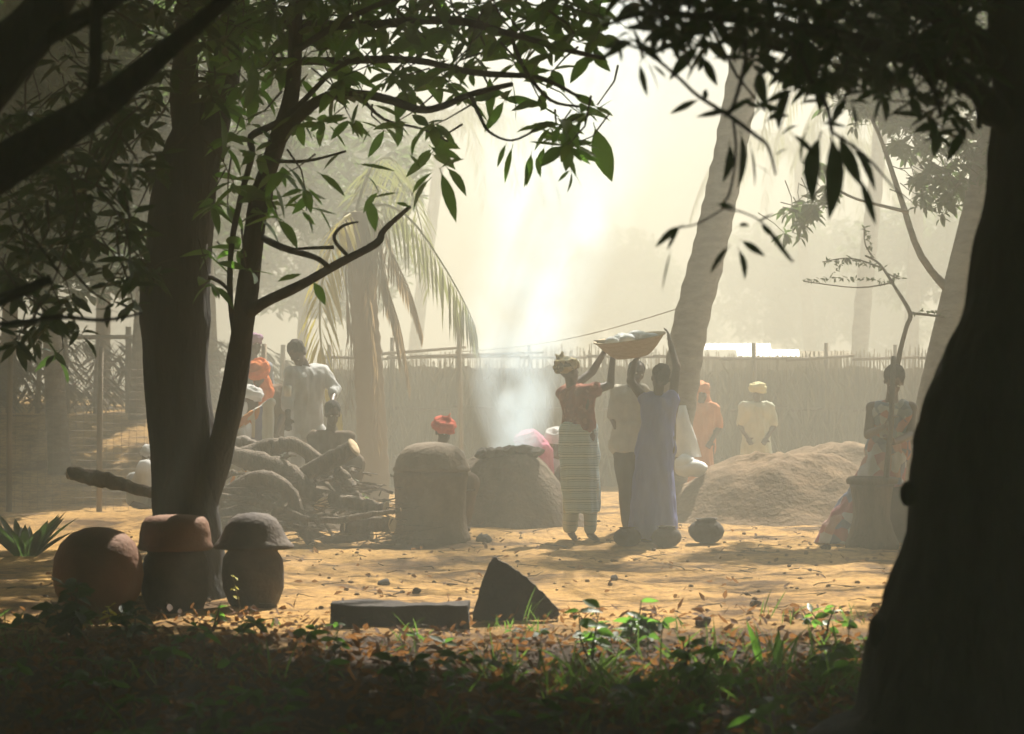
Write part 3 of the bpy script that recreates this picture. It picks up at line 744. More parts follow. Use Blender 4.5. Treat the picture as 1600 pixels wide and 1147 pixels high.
for px in (515, 612, 720, 830, 945, 1065, 1180, 1290, 1400, 1510, 1600):
    k = MB(); a = gp(px, d-.05); pole(k, a-Vector((0,0,.1)), a+Vector((U(-.03,.03),0,1.86+U(0,.12))), .035); part('post', k, 'pole', RF)
for h, off in ((1.72,.06),(1.05,.05),(.4,.05)):
    k = MB()
    for i in range(11):
        a = gp(500+i*104, d-off); c = gp(606+i*104, d-off)
        pole(k, a+Vector((0,0,h+U(-.03,.03))), c+Vector((0,0,h+U(-.03,.03))), .022, 6)
    part('rail', k, 'pole', RF)
k = MB()
for i in range(1900):
    xx = U(gp(500,d).x, gp(1640,d).x); z = gh(xx,d)+U(.15,1.75)
    k.leaf((xx, d-.08-U(0,.05), z), (U(-.7,.7), U(-.2,.1), -1), U(.3,.7), U(.015,.04), None, .2, .2, 3)
part('dry_leaf_thatch', k, 'reed', RF, False, 'stuff')
# pole fence up on the left bank
d = 35.0
LF = thing('palm_leaf_fence', 'grey fence of palm leaves and poles on the left bank', 'fence', gp(120, d))
k = MB()
for i in range(1500):
    px = U(-80, 520); a = gp(px, d); z = a.z+U(.25, 1.1)
    k.leaf((a.x, d+U(-.06,.06), z), (U(.3,1)*R.choice((1,1,1,-1)), U(-.1,.1), U(-.9,-.2)), U(.25,.5), U(.03,.06), None, .3, .25, 3)
part('palm_leaf_panel', k, 'bark_grey', LF, False, 'stuff')
for px in (-40, 12, 58, 106, 150, 201, 252, 310, 372, 440, 500):
    k = MB(); a = gp(px, d-.12); pole(k, a-Vector((0,0,.1)), a+Vector((U(-.05,.05),0,1.12+U(-.05,.25))), .04 if px != 201 else .05); part('post', k, 'pole', LF)
k = MB(); pole(k, gp(-60,d-.2)+Vector((0,0,1.08)), gp(230,d-.2)+Vector((0,0,1.1)), .035); pole(k, gp(200,d-.24)+Vector((0,0,1.06)), gp(520,d-.2)+Vector((0,0,1.12)), .03)
part('rail', k, 'pole', LF)
# wire mesh fence in front of the bank
d = 27.0
WF = thing('wire_fence', 'wire mesh fence with thin posts in front of the left bank', 'fence', gp(100, d))
k = MB(); x0 = gp(-60, d).x; x1 = gp(420, d).x
n = int((x1-x0)/.085)
for i in range(n+1):
    x = x0+i*.085; z0 = gh(x, d); k.tube([(x, d, z0+.02), (x+.008, d, z0+.9), (x, d, z0+1.8)], .0026, 3, 0, False)
for j in range(20):
    z = .06+j*.085
    k.tube([(x0+(x1-x0)*i/12, d+.006, z+gh(x0+(x1-x0)*i/12, d)+U(-.01,.01)) for i in range(13)], .0026, 3, 0, False)
part('wire_mesh', k, 'wire', WF, False)
for px in (14, 155, 298, 410):
    k = MB(); a = gp(px, d-.05); pole(k, a-Vector((0,0,.1)), a+Vector((.02,0,1.85)), .034); part('post', k, 'pole', WF)
# tin roofed shed behind the fence
SH = thing('tin_shed', 'low shed with a shining tin roof above the fence', 'shed', gp(1185, 36))
k = MB(); a = gp(1185, 36); c = Vector((a.x, 36.6, .95)); k.box(c+Vector((0,.2,-.05)), (1.25,.8,.85)); part('wall', k, 'reed', SH, False)
def tin_sheet(px0, px1, py, rise, dd, tilt=.50):
    k = MB(); a = P(px0, py, dd); w = M(px1-px0, dd); n = int(w/.045)
    for j in range(2):
        for i in range(n+1):
            z = j*rise; y = j*rise/math.tan(tilt)
            k.v.append(a+Vector((w*i/n, y, z+.0022*(1 if i % 2 else -1))))
    for i in range(n): k.f.append((i, i+1, n+2+i, n+1+i))
    return k
part('roof_sheet', tin_sheet(1152, 1250, 555, .10, 36.0, .50), 'tin', SH, False)
part('roof_sheet', tin_sheet(1095, 1205, 545, .10, 37.2, .62), 'tin', SH, False)
part('roof_sheet', tin_sheet(1215, 1330, 557, .10, 36.9, .35), 'reed', SH, False)
# post and line
k = MB(); a = gp(722, 30); pole(k, a, P(716, 488, 30), .03); single('post', k, 'pole', a, 'crooked bare post sticking up above the fence beside the smoke', 'post')
k = MB(); a = P(722, 548, 30); c = P(1068, 478, 26.2)
k.tube([a.lerp(c, i/16)+Vector((0,0,-.10*math.sin(PI*i/16))) for i in range(17)], .006, 4)
single('washing_line', k, 'wire', a, 'thin line strung from the crooked post to the leaning palm', 'line')
k = MB(); pole(k, P(590,552,31.6), P(728,541,31.5), .022); pole(k, P(640,556,31.55), P(850,549,31.45), .02)
single('bamboo_pole', k, 'pole', P(590,552,31.6), 'loose bamboo poles lying along the top of the reed fence', 'pole')

# ------------------------------------------------------------------ heaps of earth
def heap(name, label, cat, px, py_top, d, rx, ry, m, lump=.10, seed=0, prof=None, pw=2.0, sf=.85):
    b0 = gp(px, d); h = P(px, py_top, d).z-b0.z
    k = MB(); nr, na = 26, 64
    for i in range(nr+1):
        t = i/nr
        for j in range(na):
            a = 2*PI*j/na; x = math.cos(a)*t*rx; y = math.sin(a)*t*ry
            z = h*((1-t**pw)**1.15*(1-sf)+sf*(.5+.5*math.cos(PI*t**(pw/2))))
            if prof: z *= prof(x, y)
            p = Vector((b0.x+x, b0.y+y, seed))
            z += (lump*mnoise.noise(p*1.6)+lump*.5*mnoise.noise(p*4.5)+lump*.28*mnoise.noise(p*11)+lump*.12*mnoise.noise(p*27))*(1-t**3)
            k.v.append(Vector((b0.x+x, b0.y+y, gh(b0.x+x, b0.y+y)+z-.07*t)))
    for i in range(nr):
        for j in range(na):
            a = i*na+j; c = i*na+(j+1) % na
            k.f.append((a, a+na, c+na, c))
    return single(name, k, m, b0, label, cat)
heap('earth_mound', 'broad brown mound of loose earth right of the women', 'mound', 1230, 706, 25.6, 1.75, 1.3, 'earth', .12, 1, None, 2.7)
heap('earth_mound', 'farther reddish mound behind the woman at the mortar', 'mound', 1325, 688, 27.7, 1.7, 1.2, 'earth', .10, 2, None, 2.4)
heap('earth_mound', 'low shoulder of earth behind the lavender dress', 'mound', 1110, 742, 25.8, 1.0, .8, 'earth', .05, 3)
heap('firing_mound', 'grey smoking firing mound between big jar and striped skirt', 'mound', 800, 699, 24.2, .90, .7, 'ash', .07, 4, lambda x, y: (1-.42*smoothstep(x,.12,.65)), 3.6, .35)
heap('brush_heap', 'dark heap of earth and brush under the logs', 'heap', 440, 735, 23.0, 1.15, .8, 'ash', .16, 5)
# shards along the crest of the firing mound
FM = [o for o in bpy.data.objects if o.name.startswith('firing_mound')][0]
def on_mound(x, y):
    return max((v.co.z+FM.location.z for v in FM.data.vertices if (v.co.x+FM.location.x-x)**2+(v.co.y+FM.location.y-y)**2 < .0064), default=gh(x, y))
for i, (x, y, w) in enumerate(((754,707,20),(767,704,18),(781,700,20),(797,697,24),(816,694,30),(837,693,24))):
    k = MB(); dd = 24.05; c = P(x, y+3, dd); c.z = on_mound(c.x, c.y)+.025
    k.ell(c, (M(w,dd)*.62, .09, .05), Matrix.Rotation(U(-.3,.3),3,'Y'), 10, 6)
    for v in k.v: v += Vector((U(-.012,.012), U(-.012,.012), U(-.012,.012)))
    single('pot_shard', k, 'clay_dark', c, ('leftmost dark shard on the crest of the firing mound','second dark shard from the left on the firing mound','third dark shard from the left on the firing mound','fourth shard on the firing mound, in front of the smoke','fifth shard on the firing mound, beside the pink shawl','rightmost shard on the firing mound, touching the pink shawl')[i], 'shard', 'shards on the firing mound', False)

# ------------------------------------------------------------------ logs
def log(pix, label, m='wood', wob=.25, n=12, cut=True, name='log'):
    pts = [P(*q[:3]) for q in pix]; loc = pts[0]
    r_ = thing(name, label, 'log', loc, 'logs and branches heaped by the left tree')
    k = MB(); limb(k, [(q[0], q[1], q[2], q[3]*(.86-.12*i_/len(pix))) for i_, q in enumerate(pix)], 18, wob, 9, .008)
    for v in k.v: v += Vector((1,.6,1))*(.020*mnoise.noise(v*4)+.007*mnoise.noise(v*19))
    part('bark', k, m, r_)
    if cut:
        for e, p, w in ((0, 1, pix[0]), (-1, -2, pix[-1])):
            ax = (pts[e]-pts[p]).normalized(); rr = M(w[3], w[2])/2*.86
            k = MB(); k.lathe([(rr*.9, 0), (rr, .004), (rr*.96,.010), (rr*.3,.012)], 12, pts[e]+ax*.002, .1, 20, 1, 1, ax); part('cut_end', k, 'wood_cut', r_)
    return r_
log([(375,720,22.6,40), (420,698,22.6,34), (460,695,22.6,32), (505,722,22.6,28)], 'arched grey log on top of the heap below the man in white')
log([(470,742,22.3,26), (510,722,22.2,32), (552,698,22.1,36)], 'stubby log pointing up right with a sunlit cut end')
log([(528,735,22.2,22), (545,755,22.1,26), (562,782,22.0,24)], 'short log slanting down from the stubby log')
log([(340,705,22.6,34), (400,720,22.4,40), (460,745,22.2,38), (500,785,22.0,30)], 'thick weathered log sagging across the middle of the heap')
log([(350,770,22,26), (410,745,21.8,32), (455,772,21.7,30), (478,835,21.6,22)], 'gnarled root curving down to the ground')
log([(345,775,21.8,14), (420,790,21.6,14), (500,812,21.5,13), (600,800,21.4,10), (625,795,21.4,7)], 'long thin pole lying across the foot of the heap', 'wood', .15)
log([(515,782,21.8,26), (560,786,21.7,28), (602,792,21.6,26)], 'flat log with a pale end nearest the big jar')
log([(540,820,21.5,30), (580,818,21.5,30), (612,818,21.4,28)], 'short round log lying at the foot of the heap')
log([(470,830,21.6,20), (520,840,21.5,18), (580,835,21.4,14)], 'half buried branch in front of the short round log', 'wood_dark')
log([(110,738,21,24), (150,746,20.9,30), (200,758,20.8,28), (265,778,20.7,22)], 'grey split log jutting left from the forked tree', 'wood', .08)
log([(360,700,22.9,30), (385,690,22.9,26), (420,715,22.8,24)], 'dark crooked branch behind the seated woman in white', 'wood_dark')
log([(430,800,21.8,22), (460,815,21.6,24), (485,850,21.5,20)], 'forked stump leaning at the near edge of the heap', 'wood_dark')
k = MB()
for i in range(46):
    x = U(335, 560); y = 725+115*U(0,1); dd = 22.6-(y-700)/150*1.0; a = P(x, y, dd); e = a+Vector((U(-.5,.5), U(-.25,.25), U(-.18,.22)))
    r_ = U(.014,.035); k.tube([a, a.lerp(e,.35)+Vector((U(-.06,.06),U(-.05,.05),U(-.02,.07))), a.lerp(e,.7)+Vector((U(-.06,.06),U(-.05,.05),U(-.02,.07))), e], [r_, r_*.9, r_*.7, r_*.4], 7, .3, True, 9)
for i in range(150):
    x = U(345, 640); y = 700+150*U(.15,1)**.7; dd = 22.2-(y-700)/150*.9
    a = P(x, y, dd); k.tube([a, a+Vector((U(-.15,.15), U(-.1,.1), U(-.02,.06))), a+Vector((U(-.35,.35), U(-.2,.2), U(-.03,.05)))], [.008,.007,.004], 4)
tag(single('brushwood', k, 'wood', P(480,800,21.8), 'loose sticks strewn over the log heap', 'sticks', None, False), None, None, None, 'stuff')

# ------------------------------------------------------------------ pottery
def lathe_thing(name, label, cat, px, d, parts, group=None):
    b0 = gp(px, d); r_ = thing(name, label, cat, b0, group)
    for pn, prof, m, kw in parts:
        k = MB(); k.lathe(prof, 40, b0, **kw)
        for v in k.v:
            q = v-b0; v += Vector((q.x,q.y,0))*(.05*mnoise.noise(v*3.1)+.025*mnoise.noise(v*11))+Vector((0,0,.012*mnoise.noise(v*5)))
        part(pn, k, m, r_)
    return r_
d = 22.0
s = lambda px: M(px, d)
zb = lambda py: (gp(672,d).z, P(672,py,d).z-gp(672,d).z)[1]
lathe_thing('clay_oven', 'big domed clay jar oven standing in the middle of the yard', 'oven', 674, d, [
    ('body', [(s(62),-.05), (s(61),.02), (s(57),zb(828)), (s(55),zb(800)), (s(56),zb(770)), (s(58),zb(745)), (s(58),zb(736)), (s(50),zb(735))], 'clay_kiln', dict(wob=.05, freq=3)),
    ('dome', [(s(60),zb(734.5)), (s(61),zb(730)), (s(58),zb(726)), (s(55),zb(716)), (s(49),zb(705)), (s(39),zb(696)), (s(24),zb(691)), (s(8),zb(689)), (0,zb(689))], 'clay_kiln', dict(wob=.05, freq=4))])
def jar_prof(r, h, neck=.5, lip=.6):
    return [(r*.35,0), (r*.62,h*.06), (r*.9,h*.25), (r,h*.45), (r*.95,h*.62), (r*.75,h*.8), (r*neck,h*.9), (r*neck,h*.94), (r*lip,h*.985), (r*lip,h), (r*neck*.92,h*.99), (r*neck*.85,h*.9), (r*.6,h*.75)]
d = 15.6; s = lambda px: M(px, d)
b0 = gp(153, d)
lathe_thing('clay_pot', 'red clay pot upside down, leftmost of the pots by the forked tree', 'pot', 153, d, [
    ('body', [(s(40),-.02), (s(46),.0), (s(52),s(10)), (s(66),s(34)), (s(71),s(62)), (s(68),s(88)), (s(58),s(110)), (s(42),s(125)), (s(22),s(133)), (0,s(136))], 'clay', dict(wob=.04, freq=4))], 'pots by the forked tree')
d = 15.9; s = lambda px: M(px, d)
lathe_thing('clay_jar', 'grey clay jar capped by a reddish bowl, directly before the trunk', 'jar', 274, d, [
    ('body', [(s(34),-.02), (s(44),s(4)), (s(52),s(30)), (s(54),s(60)), (s(50),s(84)), (s(44),s(92)), (s(46),s(96))], 'clay_grey', dict(wob=.04, freq=4))], 'pots by the forked tree')
b0 = gp(274, d); zz = b0.z+s(96.5)
k = MB(); k.lathe([(s(56),0), (s(59),s(4)), (s(56),s(10)), (s(55),s(26)), (s(52),s(42)), (s(46),s(50)), (s(30),s(53)), (0,s(53.5))], 40, b0+Vector((0,0,s(97))), .04, 4)
single('clay_bowl', k, 'clay', b0+Vector((0,0,s(97))), 'reddish flat bowl turned upside down on the grey jar', 'bowl', 'pots by the forked tree')
lathe_thing('clay_jar', 'round bellied grey jar under a flaring bowl, right of the trunk', 'jar', 396, 16.0, [
    ('body', [(s(30),-.02), (s(40),s(6)), (s(48),s(30)), (s(50),s(54)), (s(47),s(76)), (s(40),s(88)), (s(42),s(93))], 'clay_grey', dict(wob=.04, freq=4))], 'pots by the forked tree')
b0 = gp(396, 16.0)
k = MB(); k.lathe([(s(62),0), (s(64),s(3)), (s(57),s(9)), (s(50),s(20)), (s(44),s(34)), (s(36),s(46)), (s(24),s(53)), (0,s(56))], 40, b0+Vector((0,0,s(92))), .04, 4)
single('clay_bowl', k, 'clay_grey', b0+Vector((0,0,s(92))), 'dark flaring bowl turned upside down on the round jar', 'bowl', 'pots by the forked tree')
# round black pots at the women's feet
for px, d, r, lb in ((980,21.55,19,'round black pot nearest the striped skirt at the women\'s feet'), (1042,21.45,21,'round black pot in front of the hem of the lavender dress'), (1104,21.7,25,'largest round black pot, right of the lavender dress'), (1012,21.9,15,'small black pot half hidden behind the other pots')):
    s = lambda q: M(q, d)
    lathe_thing('black_pot', lb, 'pot', px, d, [('body', jar_prof(s(r*1.15), s(r*1.55), .52, .62), 'clay_dark', dict(wob=.07, freq=7))], 'round black pots at the women\'s feet')
d = 21.8; s = lambda q: M(q, d)
lathe_thing('clay_jar', 'dark storage jar half hidden by the big right trunk', 'jar', 1410, d, [('body', jar_prof(s(38), s(88), .5, .6), 'clay_grey', dict(wob=.04, freq=5))])
# mortar
d = 21.3; s = lambda q: M(q, d)
lathe_thing('wooden_mortar', 'tall wooden mortar with a thick rim before the woman on the right', 'mortar', 1362, d, [
    ('body', [(s(42),-.02), (s(41),s(8)), (s(34),s(24)), (s(29),s(48)), (s(30),s(72)), (s(34),s(92)), (s(36),s(98))], 'wood_dark', dict(wob=.06, freq=5)),
    ('rim', [(s(35),s(98.5)), (s(40),s(100)), (s(41),s(107)), (s(37),s(110)), (s(32),s(108)), (s(28),s(96)), (s(20),s(80)), (0,s(78))], 'wood_dark', dict(wob=.04, freq=5))])
# broken pieces in the foreground
d = 15.0
out = [(737,968), (745,935), (756,900), (766,876), (773,871), (785,878), (806,890), (828,906), (848,926), (862,942), (874,958), (872,968)]
o2 = []
for i in range(len(out)):
    for j in range(4):
        t = j/4; e_ = out[(i+1) % len(out)]; o2.append((out[i][0]*(1-t)+e_[0]*t+U(-1.6,1.6), out[i][1]*(1-t)+e_[1]*t+U(-1.6,1.6)))
out = o2
k = MB(); n = len(out)
for s_ in (0, 1):
    for x, y in out:
        c = .10*((x-805)/70.0)**2
        lean = (968-y)/F*d*.18
        k.v.append(P(x, y, d)+Vector((0, c+lean+s_*.05, 0)))
ctr = len(k.v); k.v.append(P(798, 930, d)+Vector((0,.02,0))); k.v.append(P(798,930,d)+Vector((0,.07,0)))
for i in range(n):
    j = (i+1) % n; k.f += [(i, j, ctr), (n+j, n+i, ctr+1), (i, n+i, n+j, j)]
single('jar_shard', k, 'clay_dark', P(800,968,d), 'big pointed shard of a broken jar standing upright in the foreground', 'shard', None, False)
d = 14.7
a = P(516, 986, d); w = M(216, d); h = M(37, d)
mid = Vector((a.x+w/2, d+.10, gh(a.x+w/2,d)-.02))
def rough_box(c, hh, jit=.008, sub=8):
    bm_ = bmesh.new(); bmesh.ops.create_cube(bm_, size=2)
    bmesh.ops.subdivide_edges(bm_, edges=bm_.edges[:], cuts=sub, use_grid_fill=True)
    k = MB()
    for v in bm_.verts:
        p = Vector((v.co.x*hh[0], v.co.y*hh[1], v.co.z*hh[2]))
        p += Vector((1,1,1))*jit*mnoise.noise(p*9+c)*1.4+Vector((0,0,jit*2*mnoise.noise(p*3+c)))
        k.v.append(c+p)
    bm_.verts.index_update()
    for f_ in bm_.faces: k.f.append(tuple(v.index for v in f_.verts))
    bm_.free(); return k
single('stone_slab', rough_box(mid+Vector((0,0,h/2)), (w/2,.12,h/2), .010, 12), 'clay_dark', mid, 'long low dark slab lying beside the pointed shard', 'slab')
# stones
for i, (px, py, w, lb) in enumerate(((756,849,26,'dark stone right of the clay oven'), (600,908,20,'small stone on the sunny ground left of the shard'), (1098,980,26,'dark clod at the edge of the undergrowth'), (650,925,14,'little clod near the trough'), (1180,945,18,'little dark clod in front of the mounds'), (960,905,14,'small clod in the middle of the yard'), (1290,860,16,'small clod left of the mortar'))):
    d = EYE*F/(py-572); c = gp(px, d)
    k = MB(); k.ell(c+Vector((0,0,M(w,d)*.2)), (M(w,d)*.5, M(w,d)*.45, M(w,d)*.34), None, 12, 8)
    for v in k.v: v += Vector((1,1,1))*.02*mnoise.noise(v*22)
    single('stone', k, 'clay_dark', c, lb, 'stone', None, False)
# sacks behind the lavender dress
k = MB(); d = 25.5; c = P(1078, 725, d)
k.ell(P(1080,730,d), (M(27,d), .16, M(14,d)), None, 20, 14); k.ell(P(1070,722,d), (M(17,d), .13, M(14,d)))
for v in k.v: v += (v-c).normalized()*.03*mnoise.noise(v*9)
single('white_sack', k, 'sack', c, 'plump white sack on the ground behind the lavender dress', 'sack')
k = MB(); d = 25.65
k.loft([(P(1066,632,d),M(5,d),.05), (P(1068,655,d),M(10,d),.08), (P(1072,680,d),M(15,d),.11), (P(1076,712,d),M(21,d),.14)], 18); c = P(1074,712,d)
for v in k.v: v += Vector((1,1,0))*.02*mnoise.noise(v*12)
single('white_cloth', k, 'sack', c, 'white cloth hanging steeply behind the lavender dress', 'cloth')

# ------------------------------------------------------------------ people
dg = None
def remesh(k, name, m, voxel, smooth, root, fold=0.0, ffreq=(9,9,2.2), sharp=None):
    me = bpy.data.meshes.new('tmp'); off = wloc(root)
    me.from_pydata([tuple(p-off) for p in k.v], [], k.f); me.update()
    o = bpy.data.objects.new('tmp', me); COL.objects.link(o)
    a = o.modifiers.new('r', 'REMESH'); a.mode = 'VOXEL'; a.voxel_size = voxel
    b_ = o.modifiers.new('s', 'SMOOTH'); b_.factor = .5; b_.iterations = smooth
    dgr = bpy.context.evaluated_depsgraph_get(); dgr.update()
    new = bpy.data.meshes.new_from_object(o.evaluated_get(dgr)); new.name = name
    bpy.data.objects.remove(o); bpy.data.meshes.remove(me)
    new.materials.clear(); new.materials.append(MT[m])
    if fold:
        nn = [v.normal.copy() for v in new.vertices]
        for v, nr in zip(new.vertices, nn):
            p = v.co; f_ = mnoise.noise(Vector((p.x*ffreq[0], p.y*ffreq[1], p.z*ffreq[2])))+.5*mnoise.noise(Vector((p.x*22, p.y*22, p.z*7+3)))
            v.co = p+nr*fold*1.5*f_
    new.polygons.foreach_set('use_smooth', [True]*len(new.polygons))
    return link(name, new, root)

def hand(k, wrist, fwd, s_=1.0, palm_n=None, curl=.5):
    """palm, four unequal bent fingers and a thumb leaving the side of the palm"""
    fwd = Vector(fwd).normalized()
    n_ = Vector(palm_n) if palm_n else Vector((0,-1,.2))
    n_ = (n_-fwd*n_.dot(fwd)).normalized(); sd_ = fwd.cross(n_).normalized()
    pc = wrist+fwd*.05*s_
    rot = Matrix((sd_, n_, fwd)).transposed()
    k.ell(pc, (.042*s_, .017*s_, .052*s_), rot, 12, 8)
    for i, (o, ln) in enumerate(((-.030,.066),(-.010,.076),(.010,.072),(.030,.056))):
        a = pc+fwd*.038*s_+sd_*o*s_
        d1_ = (fwd+n_*curl*.5+sd_*o*3).normalized(); b_ = a+d1_*ln*.5*s_
        d2_ = (fwd+n_*curl*1.6).normalized(); c = b_+d2_*ln*.5*s_
        k.cap(a, b_, .0095*s_, .009*s_, 8); k.cap(b_, c, .009*s_, .0075*s_, 8)
    a = wrist+fwd*.022*s_-sd_*.03*s_; b_ = a+(-sd_*.7+fwd*.6+n_*.4).normalized()*.036*s_; c = b_+(fwd+n_*.5-sd_*.1).normalized()*.03*s_
    k.cap(a, b_, .012*s_, .010*s_, 8); k.cap(b_, c, .010*s_, .008*s_, 8)

class Person:
    def __init__(s, label, px, d, J, face, size=1.0, foot=None, group=None):
        """J: joints as (px, py, depth offset); face: direction of the face"""
        s.d = d; s.J = {n_: P(q[0], q[1], d+(q[2] if len(q) > 2 else 0)) for n_, q in J.items()}
        s.s = size; s.face = Vector(face).normalized()
        base = gp(px, d)
        s.root = thing('person', label, 'person', base, group)
        J = s.J; z = size
        s.hup = (J['head']-J['neck']).normalized(); f_ = (s.face-s.hup*s.face.dot(s.hup)).normalized(); s.f = f_
        s.sd = f_.cross(s.hup).normalized(); s.hrot = Matrix((s.sd, f_, s.hup)).transposed()
    def torso(s, k, inf=0.0, low=1.0, sh=True):
        J = s.J; z = s.s; q = inf
        ls, rs = J['ls'], J['rs']; c = (ls+rs)/2; pel = c.lerp(J['pelvis'], low); ax = (pel-c); sv = (rs-ls).normalized()
        if sh: k.cap(ls, rs, .058*z+q, .058*z+q)
        w = (rs-ls).length*.5
        for sg in (-1, 1):
            k.cap(c+sv*sg*w*.52+ax*.12, c+ax*.55*1+sv*sg*w*.38, .098*z+q, .088*z+q)
            k.cap(c+ax*.5+sv*sg*w*.38, pel+sv*sg*.075*z, .086*z+q, .102*z+q)
        k.cap(c+ax*.1, pel, .10*z+q, .11*z+q)
    def bodymesh(s, curl=.6, palms=None, feet=True, hands=True):
        J = s.J; z = s.s; k = MB()
        s.torso(k)
        k.cap((J['ls']+J['rs'])/2, J['neck'], .062*z, .05*z); k.cap(J['neck'], J['head'], .05*z, .05*z)
        h = J['head']; f_, u, sd_ = s.f, s.hup, s.sd
        k.ell(h+u*.025*z-f_*.012*z, (.073*z,.092*z,.092*z), s.hrot, 18, 12)
        k.ell(h-u*.045*z+f_*.022*z, (.056*z,.066*z,.072*z), s.hrot, 16, 10)
        k.ell(h-u*.098*z+f_*.062*z, (.026*z,.022*z,.02*z), s.hrot)            # chin
        k.cap(h+u*.01*z+f_*.078*z, h-u*.032*z+f_*.098*z, .010*z, .017*z, 8)    # nose
        k.ell(h-u*.066*z+f_*.082*z, (.026*z,.012*z,.012*z), s.hrot)            # mouth
        k.ell(h+u*.026*z+f_*.076*z, (.05*z,.014*z,.012*z), s.hrot)             # brow
        for sg in (-1, 1): k.ell(h-u*.012*z+sd_*sg*.076*z-f_*.01*z, (.011*z,.022*z,.032*z), s.hrot)  # ears
        for sg, a, e, w in ((-1,'ls','le','lw'), (1,'rs','re','rw')):
            if e not in J: continue
            k.cap(J[a], J[e], .050*z, .038*z); k.cap(J[e], J[w], .039*z, .026*z)
            if hands:
                fw = J[w]-J[e]
                if a[0]+'h' in J: fw = J[a[0]+'h']-J[w]
                hand(k, J[w], fw, z, (palms or {}).get(a[0]), curl)
        for h_, kn, an, to in (('lhip','lk','la','lt'), ('rhip','rk','ra','rt')):
            if h_ not in J: continue
            k.cap(J[h_], J[kn], .085*z, .058*z); k.cap(J[kn], J[an], .056*z, .036*z)
            if feet and to in J:
                k.cap(J[an]+Vector((0,0,-.02)), J[to], .036*z, .026*z, 10)
        s.body = remesh(k, 'body', 'skin', .0095, 3, s.root)
        for sg in (-1, 1):
            e = MB(); e.ell(h+u*.004*z+f_*.076*z+sd_*sg*.031*z, (.012*z,.008*z,.008*z), s.hrot, 8, 6); part('eye', e, 'eye', s.root)
    def hair(s, m='hair', vol=1.0):
        k = MB(); h = s.J['head']; z = s.s
        k.ell(h+s.hup*.045*z-s.f*.03*z, (.084*z*vol,.092*z*vol,.086*z*vol), s.hrot, 18, 12); k.ell(h-s.f*.05*z, (.074*z*vol,.06*z,.075*z), s.hrot)
        return remesh(k, 'hair', m, .011, 2, s.root, .006, (40,40,40))
    def wrap(s, m, vol=1.0, knot=None, drape=None, label=None):
        """head cloth: wound layers and a knot; drape = list of capsules falling from it"""
        k = MB(); h = s.J['head']; z = s.s; u, f_ = s.hup, s.f
        k.ell(h+u*.055*z-f_*.025*z, (.092*z*vol,.104*z*vol,.078*z*vol), s.hrot, 20, 12)
        for j, (zz, rr, tl) in enumerate(((.02,.088,.25),(.055,.094,-.2),(.09,.08,.15))):
            pts = []
            for i in range(17):
                a = 2*PI*i/16; pts.append(h+u*(zz*z*vol+math.cos(a+j)*tl*.05*z)+s.sd*math.cos(a)*rr*z*vol+f_*(math.sin(a)*(rr+.012)*z*vol-.02*z))
            k.tube(pts, .019*z*vol, 8)
        if knot is not None:
            kp = h+s.hrot @ (Vector(knot)*z); k.ell(kp, (.04*z*vol,.035*z*vol,.035*z*vol)); k.cap(kp, kp+Vector((.02,0,.05))*vol, .022*z, .012*z); k.cap(kp, kp+Vector((-.04,0,.03))*vol, .022*z, .012*z)
        if drape:
            for a, b_, ra, rb in drape: k.cap(P(a[0],a[1],s.d+a[2]), P(b_[0],b_[1],s.d+b_[2]), ra, rb, 12)
        o = remesh(k, 'headscarf', m, .010, 2, s.root, .008, (24,24,14))
        return tag(o, label)
    def top(s, m, sleeves=0.6, low=None, inf=.016, name='blouse', rings=None, fold=.012, ffreq=(9,9,3), sh=True):
        k = MB(); J = s.J; z = s.s
        s.torso(k, inf, low or 1.0, sh)
        if sh: k.cap((J['ls']+J['rs'])/2, ((J['ls']+J['rs'])/2).lerp(J['neck'],.45), .07*z, .058*z)
        for a, e, w in (('ls','le','lw'), ('rs','re','rw')):
            if e not in J or sleeves <= 0: continue
            if sleeves <= 1:
                k.cap(J[a], J[a].lerp(J[e], sleeves), .056*z+inf*.7, .052*z+inf*.8)
            else:
                k.cap(J[a], J[e], .056*z+inf*.7, .046*z+inf*.8); k.cap(J[e], J[e].lerp(J[w], sleeves-1), .045*z+inf*.8, .040*z+inf*.8)
        if rings: k.loft([(P(x, y, s.d+o), M(w, s.d), t) for x, y, o, w, t in rings], 32)
        return remesh(k, name, m, .012, 3, s.root, fold, ffreq)
    def skirt(s, m, rings, name='skirt', fold=.02, ffreq=(7,7,.9)):
        k = MB(); k.loft([(P(x, y, s.d+o), M(w, s.d), t) for x, y, o, w, t in rings], 40)
        return remesh(k, name, m, .014, 3, s.root, fold, ffreq)
    def legs(s, m, inf=.018, name='trousers', to=.97, fold=.01):
        k = MB(); J = s.J; z = s.s
        for h_, kn, an in (('lhip','lk','la'), ('rhip','rk','ra')):
            k.cap(J[h_], J[kn], .092*z+inf, .062*z+inf); k.cap(J[kn], J[kn].lerp(J[an], to), .062*z+inf, .045*z+inf)
        k.cap(J['lhip'], J['rhip'], .10*z+inf, .10*z+inf); k.cap(J['pelvis'], (J['lhip']+J['rhip'])/2, .115*z+inf, .11*z+inf)
        return remesh(k, name, m, .012, 3, s.root, fold, (9,9,4))

